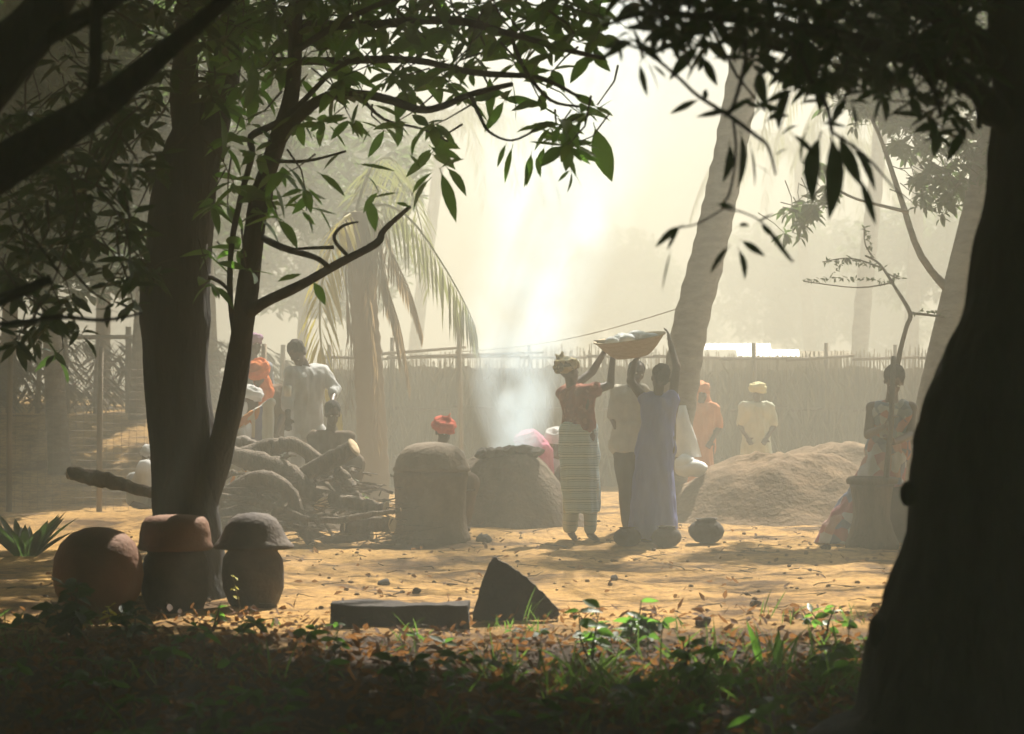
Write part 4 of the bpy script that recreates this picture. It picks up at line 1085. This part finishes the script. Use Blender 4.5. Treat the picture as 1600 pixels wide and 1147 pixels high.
# woman A: striped skirt
A = Person('woman in rust blouse and teal striped skirt lifting a basin', 908, 22.3, dict(
    head=(889,578,.02), neck=(893,603,.03), ls=(881,614,.13), rs=(921,610,-.10), pelvis=(906,682,0),
    le=(925,580,.30), lw=(944,549,.16), lh=(950,530,.12), re=(954,600,-.02), rw=(957,556,.0), rh=(958,530,.02),
    lhip=(894,690,.06), rhip=(919,690,-.05), lk=(893,762,.04), rk=(924,760,-.04), la=(892,828,.04), ra=(922,830,-.06), lt=(899,842,.0), rt=(934,843,-.02)), (.75,.65,.28))
A.bodymesh(.5, {'l':(1,.3,.3), 'r':(1,.2,.3)})
A.wrap('scarf_print', 1.06, (-.05,-.04,.13))
A.top('rust', .32, .72)
A.skirt('teal_stripe', [(905,660,0,27,.155), (905,668,0,30,.17), (906,690,0,32,.185), (908,730,0,32,.185), (910,765,0,31,.175), (911,785,0,30,.17), (911,800,0,29,.17)])
k = MB()
for a, b_ in (('lk','la'),('rk','ra')):
    k.cap(A.J[a]+Vector((0,0,.02)), A.J[a].lerp(A.J[b_],.9), .085, .07)
remesh(k, 'underskirt', 'pale_wrap', .012, 3, A.root, .01)
# woman B: lavender dress
B = Person('woman seen from behind in a long lavender dress, arms raised', 1024, 21.9, dict(
    head=(1031,588,0), neck=(1029,612,.0), ls=(1010,626,.03), rs=(1051,623,-.02), pelvis=(1026,700,0),
    le=(985,594,.10), lw=(992,563,.15), lh=(1003,548,.18), re=(1057,572,.02), rw=(1047,534,.14), rh=(1043,514,.18),
    lhip=(1016,708,0), rhip=(1038,708,0), lk=(1012,775,.03), rk=(1040,775,.03), la=(1010,834,0), ra=(1040,834,0), lt=(1006,848,.12), rt=(1043,848,.12)), (-.3,1,.3))
B.bodymesh(.5, {'l':(.3,.4,.9), 'r':(-1,.3,.2)})
B.hair()
B.top('lavender', .12, None, .018, 'dress', [(1030,618,0,15,.10), (1029,640,0,22,.13), (1028,665,0,26,.15), (1026,700,0,29,.18), (1024,740,0,32,.2), (1023,785,0,35,.22), (1022,815,0,38,.235), (1022,836,0,39,.24)], .02, (8,8,.8))
# person C between them
C = Person('person in cream shirt and dark trousers standing between the two women', 980, 23.1, dict(
    head=(994,582,0), neck=(988,602,0), ls=(966,612,.05), rs=(1004,612,-.02), pelvis=(984,694,0), le=(957,650,.0), lw=(967,676,-.05), re=(1012,650,0), rw=(1008,690,-.05),
    lhip=(976,704,0), rhip=(993,704,0), lk=(978,760,-.02), rk=(994,760,-.02), la=(981,822,0), ra=(997,822,0), lt=(979,832,-.14), rt=(999,832,-.14)), (.3,-1,-.2))
C.bodymesh(.5); C.hair(); C.top('cream_cloth', .9, None, .024, 'shirt', [(984,660,0,22,.14), (984,704,0,24,.15)]); C.legs('dark_cloth')
# far people
def far_stand(label, px, head_y, d, face, mdress, mwrap, wide=1.0, lean=0, drape=None):
    s_ = F/d; hy = head_y
    def q(dx, dz, o=0): return (px+dx*s_, hy+dz*s_, o)
    gy = 572+(EYE-gp(px,d).z)*s_; H = (gy-hy)/s_; t = H/1.5
    p = Person(label, px, d, dict(head=q(0,0), neck=q(.0,.14*t), ls=q(-.16,.22*t), rs=q(.16,.22*t), pelvis=q(0,.72*t), le=q(-.21,.5*t), lw=q(-.12,.68*t,-.14), re=q(.21,.5*t), rw=q(.12,.68*t,-.14),
        lhip=q(-.08,.76*t), rhip=q(.08,.76*t), lk=q(-.09,1.1*t), rk=q(.09,1.1*t), la=q(-.09,1.43*t), ra=q(.09,1.43*t), lt=q(-.09,1.49*t,-.15), rt=q(.09,1.49*t,-.15)), face, .95)
    p.bodymesh(); p.wrap(mwrap, 1.12, (0,-.08,.08), drape)
    J = [(px, hy+.2*t*s_, 0, .11*s_, .09), (px, hy+.45*t*s_, 0, .17*s_*wide, .14), (px, hy+.75*t*s_, 0, .2*s_*wide, .17), (px, hy+1.1*t*s_, 0, .22*s_*wide, .19), (px, hy+1.42*t*s_, 0, .25*s_*wide, .21)]
    p.top(mdress, .8, None, .02, 'dress', J, .018, (8,8,1))
    return p
far_stand('distant figure in orange dress and orange headcloth near the sacks', 1096, 612, 29, (.4,-1,-.3), 'orange_dress', 'orange_dress', .8, 0, [((1094,606,.04),(1100,650,.12),.10,.13), ((1100,650,.12),(1104,700,.14),.13,.12), ((1090,625,.05),(1080,650,.05),.07,.06)])
far_stand('pale distant woman with yellow headcloth before the reed fence', 1183, 612, 30.3, (-.4,-1,-.2), 'pale_dress', 'yellow_scarf', .95)
far_stand('person in grey wearing a violet scarf behind the left group', 395, 536, 26.4, (1,-.4,-.3), 'grey_cloth', 'violet_scarf', 1.0)
# crouching people near the firing mound
def crouch(label, px, hy, d, face, mtop, mskirt, mwrap, vol=1.1, knot=(0,-.09,.05), drape=None, size=.95):
    s_ = F/d; fx = Vector(face).normalized()
    def q(a, dz, fw=0): 
        sdv = Vector((fx.y, -fx.x, 0)); w = sdv*a+fx*fw
        return (px+w.x*s_, hy+dz*s_, w.y)
    gz = (EYE-gp(px,d).z)*s_+572; T = (gz-hy)/s_; 
    seat = T-.16
    p = Person(label, px, d, dict(head=q(0,0,.05), neck=q(0,.15,0), ls=q(-.17,.24,-.02), rs=q(.17,.24,-.02), pelvis=q(0,seat,-.12), le=q(-.24,.50,.12), lw=q(-.12,.56,.36), re=q(.24,.50,.12), rw=q(.12,.56,.36),
        lhip=q(-.09,seat,-.05), rhip=q(.09,seat,-.05), lk=q(-.15,seat-.30,.30), rk=q(.15,seat-.30,.30), la=q(-.14,seat+.10,.12), ra=q(.14,seat+.10,.12), lt=q(-.15,seat+.14,.27), rt=q(.15,seat+.14,.27)), (fx.x,fx.y,-.3), size)
    p.bodymesh()
    if mwrap == 'hair': p.hair('hair', 1.05)
    else: p.wrap(mwrap, vol, knot, drape)
    p.top(mtop, .9, None, .02)
    k = MB(); J = p.J
    for a, b_, c in (('lhip','lk','la'), ('rhip','rk','ra')): k.cap(J[a], J[b_], .12, .095); k.cap(J[b_], J[b_].lerp(J[c],.85), .10, .085)
    k.cap(J['lk'].lerp(J['lhip'],.2), J['rk'].lerp(J['rhip'],.2), .085, .085); k.cap(J['lhip'], J['rhip'], .13, .13); k.cap(J['pelvis'], J['pelvis']+Vector((0,0,.1)), .14, .12)
    remesh(k, 'skirt', mskirt, .014, 3, p.root, .012)
    return p
crouch('person with bright red headwrap crouching behind the clay oven', 690, 673, 23.0, (.5,-1,0), 'cream_cloth', 'brown_cloth', 'red_scarf', 1.12, (-.02,.0,.13))
d = 24.9
crouch('person crouching under a bright pink shawl behind the firing mound', 828, 692, d, (-.9,-.5,0), 'pink_scarf', 'pink_scarf', 'pink_scarf', 1.12, None, [((832,684,.02),(848,706,-.08),.10,.11), ((848,706,-.08),(852,735,-.1),.11,.09), ((828,690,.05),(830,715,.05),.10,.08)])
crouch('person with white headcloth crouching behind the striped skirt', 869, 688, 25.2, (-.2,-1,0), 'white_cloth', 'brown_cloth', 'white_cloth', 1.15, (.0,-.09,.07))
# man in white
MN = Person('man in white shirt and trousers bending over the left group', 478, 24.0, dict(
    head=(464,551,-.16), neck=(474,566,-.03), ls=(454,584,-.18), rs=(502,579,.12), pelvis=(476,664,.05), le=(449,622,-.22), lw=(450,652,-.32), re=(524,606,.02), rw=(519,626,-.22), rh=(514,634,-.3),
    lhip=(464,674,.0), rhip=(490,674,.06), lk=(462,725,-.08), rk=(488,725,0), la=(462,772,.02), ra=(488,772,.1), lt=(460,782,-.12), rt=(488,782,-.05)), (-.25,-1,-.75), 1.05)
MN.bodymesh(); MN.hair(); MN.top('white_cloth', 1.35, None, .024, 'shirt', [(478,630,.05,25,.15), (477,664,.05,26,.16), (477,684,.05,27,.165)]); MN.legs('white_cloth', .022)
k = MB(); c = P(449,610,23.6); k.lathe([(.02,-.05),(.036,-.045),(.042,.05),(.036,.055),(.03,.045)], 14, c); single('white_cup', k, 'enamel', c, 'small white cup held low by the man in white', 'cup')
crouch('person with bare dark head and brown clothes seated before the man in white', 517, 645, 23.55, (.35,-1,0), 'brown_cloth', 'brown_cloth', 'hair')
OW = Person('woman with orange headscarf leaning over the seated woman', 414, 24.9, dict(
    head=(404,584,-.1), neck=(412,604,0), ls=(398,620,-.05), rs=(434,610,.1), pelvis=(428,680,.1), le=(390,655,-.15), lw=(392,680,-.25), re=(443,645,0), rw=(432,675,-.15),
    lhip=(420,690,.1), rhip=(438,690,.1), lk=(418,730,0), rk=(438,730,0), la=(420,772,.1), ra=(438,772,.1), lt=(417,782,-.05), rt=(436,782,-.05)), (-.5,-.8,-.5))
OW.bodymesh(); OW.wrap('orange_scarf', 1.12, None, [((408,590,0),(416,612,-.04),.09,.09), ((416,612,-.04),(408,636,-.1),.08,.07)]); OW.top('brown_cloth', .9, None, .02)
OW.skirt('brown_cloth', [(428,664,.1,22,.14), (429,690,.1,27,.17), (429,730,.1,28,.18), (429,768,.1,30,.2)])
SW = crouch('woman in white and orange wrap seated among the logs', 388, 622, 23.7, (.75,-.65,0), 'white_cloth', 'orange_print', 'white_cloth', 1.05, None, [((384,634,0),(372,668,.1),.07,.09)])
k = MB(); k.cap(P(362,668,23.4), P(424,628,23.4), .05, .045); k.cap(P(404,645,23.4), P(408,690,23.4), .07, .09); k.cap(P(420,632,23.4), P(416,690,23.4), .05, .07)
remesh(k, 'sash', 'orange_print', .012, 3, SW.root, .012)
crouch('person in white cap half hidden by the left edge of the forked trunk', 231, 712, 26, (.4,-1,0), 'white_cloth', 'white_cloth', 'white_cloth', .95, None)
# woman at the mortar
W = Person('woman in blue and pink print pounding at the wooden mortar', 1385, 22.0, dict(
    head=(1397,594,-.10), neck=(1394,614,-.02), ls=(1363,636,.0), rs=(1423,636,.02), pelvis=(1386,704,.08), le=(1356,678,-.05), lw=(1384,664,-.34), lh=(1392,652,-.38), re=(1424,678,-.05), rw=(1396,690,-.34), rh=(1390,680,-.40),
    lhip=(1376,712,.08), rhip=(1398,712,.08), lk=(1358,775,.05), rk=(1398,775,.02), la=(1330,836,.1), ra=(1400,836,.05), lt=(1316,848,0), rt=(1398,848,-.1)), (-.1,-1,-.4), 1.08)
W.bodymesh(1.1, {'l':(.5,-.5,.1), 'r':(-.5,-.5,.1)}); W.hair('hair', 1.08)
W.top('blue_print', 0, 1.0, .016, sh=False)
W.skirt('pink_print', [(1387,690,.05,26,.15), (1384,715,.06,34,.19), (1374,755,.06,42,.22), (1362,790,.06,54,.25), (1348,820,.06,66,.28), (1342,846,.06,72,.3)])
k = MB(); a = P(1389,760,21.35); pole(k, P(1383,762,21.35), P(1396,556,21.75), .028)
k.tube([P(1379,800,21.3), P(1383,762,21.35)], [.036,.03], 10)
single('pestle', k, 'wood_dark', a, 'long dark pestle pole held upright in the mortar', 'pestle')

# basin lifted by the two women
BS = thing('carrying_basin', 'wide tilted basin of white lumps held up by the two women', 'basin', P(990,538,22.05))
d = 22.05; s = lambda q: M(q, d); ax = Vector((-.15, -.10, 1)).normalized(); c = P(988,556,d)
k = MB(); k.lathe([(0,0), (s(26),.0), (s(34),s(6)), (s(44),s(16)), (s(53),s(27)), (s(57),s(29)), (s(57),s(31)), (s(52),s(29)), (s(40),s(14)), (s(26),s(5)), (0,s(4))], 36, c, 0, 1, 1, 1, ax)
part('bowl', k, 'basket', BS)
k = MB()
for i in range(26):
    a = U(0,6.28); q = U(0,1)**.5*s(40); p = c+ax*s(27)+Vector((math.cos(a)*q, math.sin(a)*q, 0)); p.z += .05*(1-q/s(40))+(p.x-c.x)*.15
    k.ell(p, (U(.05,.085), U(.05,.08), U(.03,.055)), Matrix.Rotation(U(0,3),3,'Z'), 10, 7)
part('contents', k, 'sack', BS, True, 'stuff')
k = MB(); c2 = P(943,535,22.0); k.lathe([(0,0),(s(9),.002),(s(15),s(4)),(s(16),s(5)),(s(14),s(4.5)),(0,s(2))], 24, c2); single('white_plate', k, 'enamel', c2, 'small white plate held at the left rim of the basin', 'plate')

# ------------------------------------------------------------------ smoke
m = bpy.data.materials.new('smoke'); m.use_nodes = True; N = m.node_tree.nodes; L = m.node_tree.links
N.remove(N['Principled BSDF'])
pv = N.new('ShaderNodeVolumePrincipled'); pv.inputs['Color'].default_value = (.78,.91,1,1); pv.inputs['Anisotropy'].default_value = .45
tc = N.new('ShaderNodeTexCoord'); sp = N.new('ShaderNodeSeparateXYZ'); L.new(tc.outputs['Object'], sp.inputs[0])
def mth(op, a, b_=None, c=None):
    n_ = N.new('ShaderNodeMath'); n_.operation = op
    for i, v in enumerate((a, b_, c)):
        if v is None: continue
        if isinstance(v, (int, float)): n_.inputs[i].default_value = v
        else: L.new(v, n_.inputs[i])
    return n_.outputs[0]
SM0 = P(803, 700, 24.3)
SMH = 5.6
t_ = mth('DIVIDE', sp.outputs['Z'], SMH)
# axis drifts right as it rises; radius grows
nz = N.new('ShaderNodeTexNoise'); nz.inputs['Scale'].default_value = 1.1; nz.inputs['Detail'].default_value = 4; nz.inputs['Distortion'].default_value = .6
mp = N.new('ShaderNodeMapping'); mp.inputs['Scale'].default_value = (1.25,1.25,.9); L.new(tc.outputs['Object'], mp.inputs[0]); L.new(mp.outputs[0], nz.inputs['Vector'])
axx = mth('ADD', mth('MULTIPLY', mth('POWER', mth('MAXIMUM', t_, 0), 1.6), 1.5), mth('MULTIPLY', mth('SUBTRACT', nz.outputs['Fac'], .5), mth('MULTIPLY', t_, 1.6)))
rad = mth('ADD', .30, mth('MULTIPLY', mth('POWER', mth('MAXIMUM', t_, 0), .75), 1.15))
axy = mth('MULTIPLY', t_, -1.3)
dy = mth('SUBTRACT', sp.outputs['Y'], axy)
dx = mth('SUBTRACT', sp.outputs['X'], axx)
rr = mth('SQRT', mth('ADD', mth('MULTIPLY', dx, dx), mth('MULTIPLY', dy, dy)))
fall = mth('MAXIMUM', mth('SUBTRACT', 1, mth('DIVIDE', rr, rad)), 0)
fall = mth('POWER', fall, 1.1)
nz2 = N.new('ShaderNodeTexNoise'); nz2.inputs['Scale'].default_value = 2.2; nz2.inputs['Detail'].default_value = 5; nz2.inputs['Roughness'].default_value = .6; L.new(mp.outputs[0], nz2.inputs['Vector'])
wis = mth('MAXIMUM', mth('MULTIPLY', mth('SUBTRACT', nz2.outputs['Fac'], .34), 4.0), 0)
den = mth('MULTIPLY', mth('MULTIPLY', fall, wis), mth('MULTIPLY', mth('DIVIDE', 1.7, mth('ADD', .40, mth('MULTIPLY', t_, 1.6))), mth('POWER', mth('MAXIMUM', mth('SUBTRACT', 1, t_), 0), .6)))
L.new(den, pv.inputs['Density']); L.new(pv.outputs[0], N['Material Output'].inputs['Volume']); MT['smoke'] = m
k = MB(); rings = []
for i in range(13):
    t = i/12; rings.append((SM0+Vector((1.5*t**1.6, -1.3*t, SMH*t)), .28+1.2*t**.75+.8*t, .28+1.2*t**.75))
k.loft(rings, 20)
smoke = tag(link('smoke', k.mesh('smoke', 'smoke', SM0), None, SM0), 'white smoke column rising from the firing mound', None, None, 'stuff')

# ------------------------------------------------------------------ plants of the near ground
def blades(k, c, n, h, w, spread, lean=.5):
    for i in range(n):
        a = U(0,6.28); r_ = spread*U(0,1)**.5; p = Vector((c.x+math.cos(a)*r_, c.y+math.sin(a)*r_, 0)); p.z = gh(p.x, p.y)-.01
        k.leaf(p, (U(-lean,lean), U(-lean,lean), 1), h*U(.5,1.2), w*U(.7,1.2), U(-1.5,1.5), U(.2,1.0), .25, 4)
k = MB()
for i in range(330):
    y = U(9.2, 15.2); x = U(-3.6, 3.4)
    if mnoise.noise(Vector((x*.9, y*.9, 8))) < -.05 and R.random() < .75: continue
    if (y > 13.2 or x < .2) and R.random() < .6: continue
    blades(k, Vector((x,y,0)), R.randrange(5, 13), U(.06,.24), .010, .12, .6)
for cx, cy_, n, sp_ in ((.55,12.6,120,.5),(.9,11.6,150,.5),(.2,12.0,90,.4),(1.6,13.0,60,.4),(1.7,11.2,60,.5)):
    for i in range(n//4):
        a = U(0,6.28); q = U(0,1)**.5*sp_*1.5
        blades(k, Vector((cx+math.cos(a)*q, cy_+math.sin(a)*q*1.2, 0)), 5, U(.15,.32), .011, .06, .8)
tag(link('grass', k.mesh('grass', 'grass')), 'tufts of grass and weeds in the shade at the front', None, None, 'stuff')
k = MB()
for i in range(12000):
    y = 9+6.5*U(0,1)**.8; x = U(-3.9, 3.8)
    if y > 14.2 and R.random() < .7: continue
    z = gh(x,y)+U(.0,.05)
    k.leaf((x,y,z), (U(-1,1), U(-1,1), U(-.15,.4)), U(.03,.105), U(.018,.045), U(-1.2,1.2), U(-.8,.8), .35, 3)
for i in range(800):
    y = U(14.5, 24); x = U(-3.6,3.6)
    if mnoise.noise(Vector((x*.8, y*.55, 2))) < .05 and R.random() < .88: continue
    k.leaf((x,y,gh(x,y)+U(.0,.025)), (U(-1,1), U(-1,1), U(-.1,.3)), U(.03,.09), U(.02,.045), U(-1.2,1.2), U(-.8,.8), .35, 3)
tag(link('fallen_leaves', k.mesh('fallen_leaves', 'leaf_dead')), 'brown fallen leaves covering the shaded ground', None, None, 'stuff')
k = MB()
for i in range(380):
    y = 9+15*U(0,1)**1.2; x = U(-3.6,3.6); p = Vector((x,y,gh(x,y)+U(.01,.03)))
    k.tube([p, p+Vector((U(-.08,.08),U(-.06,.06),U(0,.02))), p+Vector((U(-.2,.2),U(-.12,.12),U(-.01,.04)))], [.005,.004,.002], 4)
tag(link('twig_litter', k.mesh('twig_litter', 'twig')), 'broken twigs scattered over the dirt', None, None, 'stuff')
k = MB()
for i in range(420):
    y = U(14, 25); x = U(-3.6,4.2); r_ = U(.006,.022); k.ell((x,y,gh(x,y)+r_*.3), (r_, r_*U(.7,1.1), r_*.7), None, 6, 4)
tag(link('clod_litter', k.mesh('clod_litter', 'earth', None, False)), 'small clods littering the yard', None, None, 'stuff')

k = MB()
for i in range(330):
    y = U(9.3, 14.0); x = U(-3.4, 2.6)
    if mnoise.noise(Vector((x*1.1, y*1.1, 21))) < -.02 and R.random() < .8: continue
    c = Vector((x, y, gh(x,y)+U(.03,.16))); n = R.randrange(4, 9); a0 = U(0,6.28); L0 = U(.06,.13)
    k.tube([Vector((x,y,gh(x,y)-.01)), c], [.004,.003], 4)
    for j in range(n):
        a = a0+2*PI*j/n+U(-.4,.4); k.leaf(c, (math.cos(a), math.sin(a), U(-.2,.7)), L0*U(.6,1.2), L0*U(.3,.5), None, U(.2,.8), .25, 4)
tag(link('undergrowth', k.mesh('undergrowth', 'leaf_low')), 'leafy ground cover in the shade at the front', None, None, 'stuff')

def weed(px, py, label, n, ln, m='leaf', d=None, stems=3, wide=.4, name='leafy_weed', up=1.0):
    d = d or EYE*F/(py-572); c = gp(px, d); r_ = thing(name, label, 'plant', c)
    k = MB(); lv = MB()
    for i in range(stems):
        e = c+Vector((U(-.12,.12), U(-.12,.12), ln*2.0*U(.7,1.2)*up)); k.tube([c+Vector((0,0,-.02)), c.lerp(e,.5)+Vector((U(-.03,.03),0,0)), e], [.007,.005,.003], 5)
        for j in range(n//stems):
            t = U(.25,1.0); p = c.lerp(e, t); a = U(0,6.28)
            lv.leaf(p, (math.cos(a), math.sin(a), U(-.2,.8)), ln*U(.6,1.1), ln*wide*U(.8,1.2), None, U(.2,.8), .25, 5)
    part('stem', k, 'twig', r_); part('leaf_mass', lv, m, r_, True, 'stuff'); return r_
weed(925, 1030, 'low green weed right below the pointed shard', 26, .13)
weed(1085, 1085, 'bright green weed in the middle of the undergrowth', 34, .13)
weed(985, 1010, 'bushy green weed behind the bright green one', 30, .12)
weed(185, 985, 'weed with a yellow leaf in front of the red pot', 14, .11, 'leaf_yellow', stems=2, name='leafy_weed', up=.6)
weed(110, 1000, 'dark leafy bush covering the foot of the red pot', 60, .16, 'leaf_dark', stems=6)
weed(205, 1010, 'dark weed below the grey jar', 34, .13, 'leaf_dark', stems=4)
weed(640, 1110, 'dark weed at the lower edge below the trough', 26, .12, 'leaf_dark')
weed(1290, 1000, 'thin weed beside the upright green blades', 18, .09)
weed(380, 860, 'sprig with yellow leaves before the round jar', 6, .07, 'leaf_yellow', d=15.4, stems=1, up=2.6)
weed(565, 770, 'green shoots growing left of the clay oven', 26, .12, 'grass', d=23.0, stems=5, wide=.2, up=1.6)
weed(330, 985, 'small green weed at the foot of the jars', 12, .08)
def rosette(px, py, label, n, ln, w, m, d=None, up=1.2):
    d = d or EYE*F/(py-572); c = gp(px, d); r_ = thing('agave_plant', label, 'plant', c)
    for i in range(n):
        a = 2*PI*i/n+U(-.2,.2); k = MB(); k.leaf(c+Vector((math.cos(a)*.07, math.sin(a)*.07, -.02)), (math.cos(a)*.6, math.sin(a)*.6, up*U(.6,1.3)), ln*U(.7,1.1), w, U(-.4,.4), U(-.1,.4), .5, 5); part('blade', k, m, r_)
rosette(1208, 1040, 'upright green blades of a young plant at the edge of the yard', 5, .30, .05, 'leaf', None, 2.6)
rosette(40, 830, 'dark spiky plant at the left edge behind the red pot', 24, .5, .09, 'leaf_dark', 20.5, .75)
rosette(135, 822, 'small dark spiky plant under the split log', 8, .20, .05, 'leaf_dark', 20.5, 1.2)
# slender sapling on the right
sb = gp(1398, 23.2); SP = thing('sapling', 'slender feathery sapling rising above the woman at the mortar', 'sapling', sb)
k = MB(); dd = 23.2
limb(k, [(1396,800,dd,9), (1396,640,dd,8), (1404,560,dd,8), (1416,510,dd,7), (1422,488,dd,7), (1400,450,dd,5), (1375,412,dd,4), (1352,398,dd,2.5)], 7, .15)
limb(k, [(1422,488,dd,5), (1445,490,dd,4), (1475,494,dd,3)], 6, .1)
limb(k, [(1380,418,dd,3), (1330,402,dd,2), (1285,408,dd,1.6)], 5, .1); limb(k, [(1395,440,dd,3), (1340,448,dd,2), (1255,438,dd,1.6)], 5, .1); limb(k, [(1365,402,dd,3), (1352,380,dd,2), (1350,352,dd,1.5)], 5, .1)
limb(k, [(1385,425,dd,2.5), (1405,435,dd,2)], 5, .1)
part('stem', k, 'twig', SP)
lv = MB()
for (xa, ya, xb, yb, n) in ((1380,418,1285,408,34),(1395,440,1255,438,44),(1365,402,1350,352,20),(1430,488,1475,494,16),(1330,402,1300,428,12),(1395,432,1410,436,8)):
    for i in range(n):
        t = i/n; p = P(xa+(xb-xa)*t, ya+(yb-ya)*t-6*math.sin(PI*t), dd+U(-.06,.06))
        for q in range(2): lv.leaf(p, (U(-1,1), U(-.6,.6), U(-.8,.6)), U(.03,.07), U(.015,.025), None, .2, .2, 3)
part('leaf_mass', lv, 'leaf_far', SP, True, 'stuff')
for o in list(bpy.data.objects):
    if o.type == 'MESH' and o.data and o.name.startswith('tmp'): bpy.data.objects.remove(o)
print('LEAVES', LEAF_COUNT, 'objects', len(bpy.data.objects))
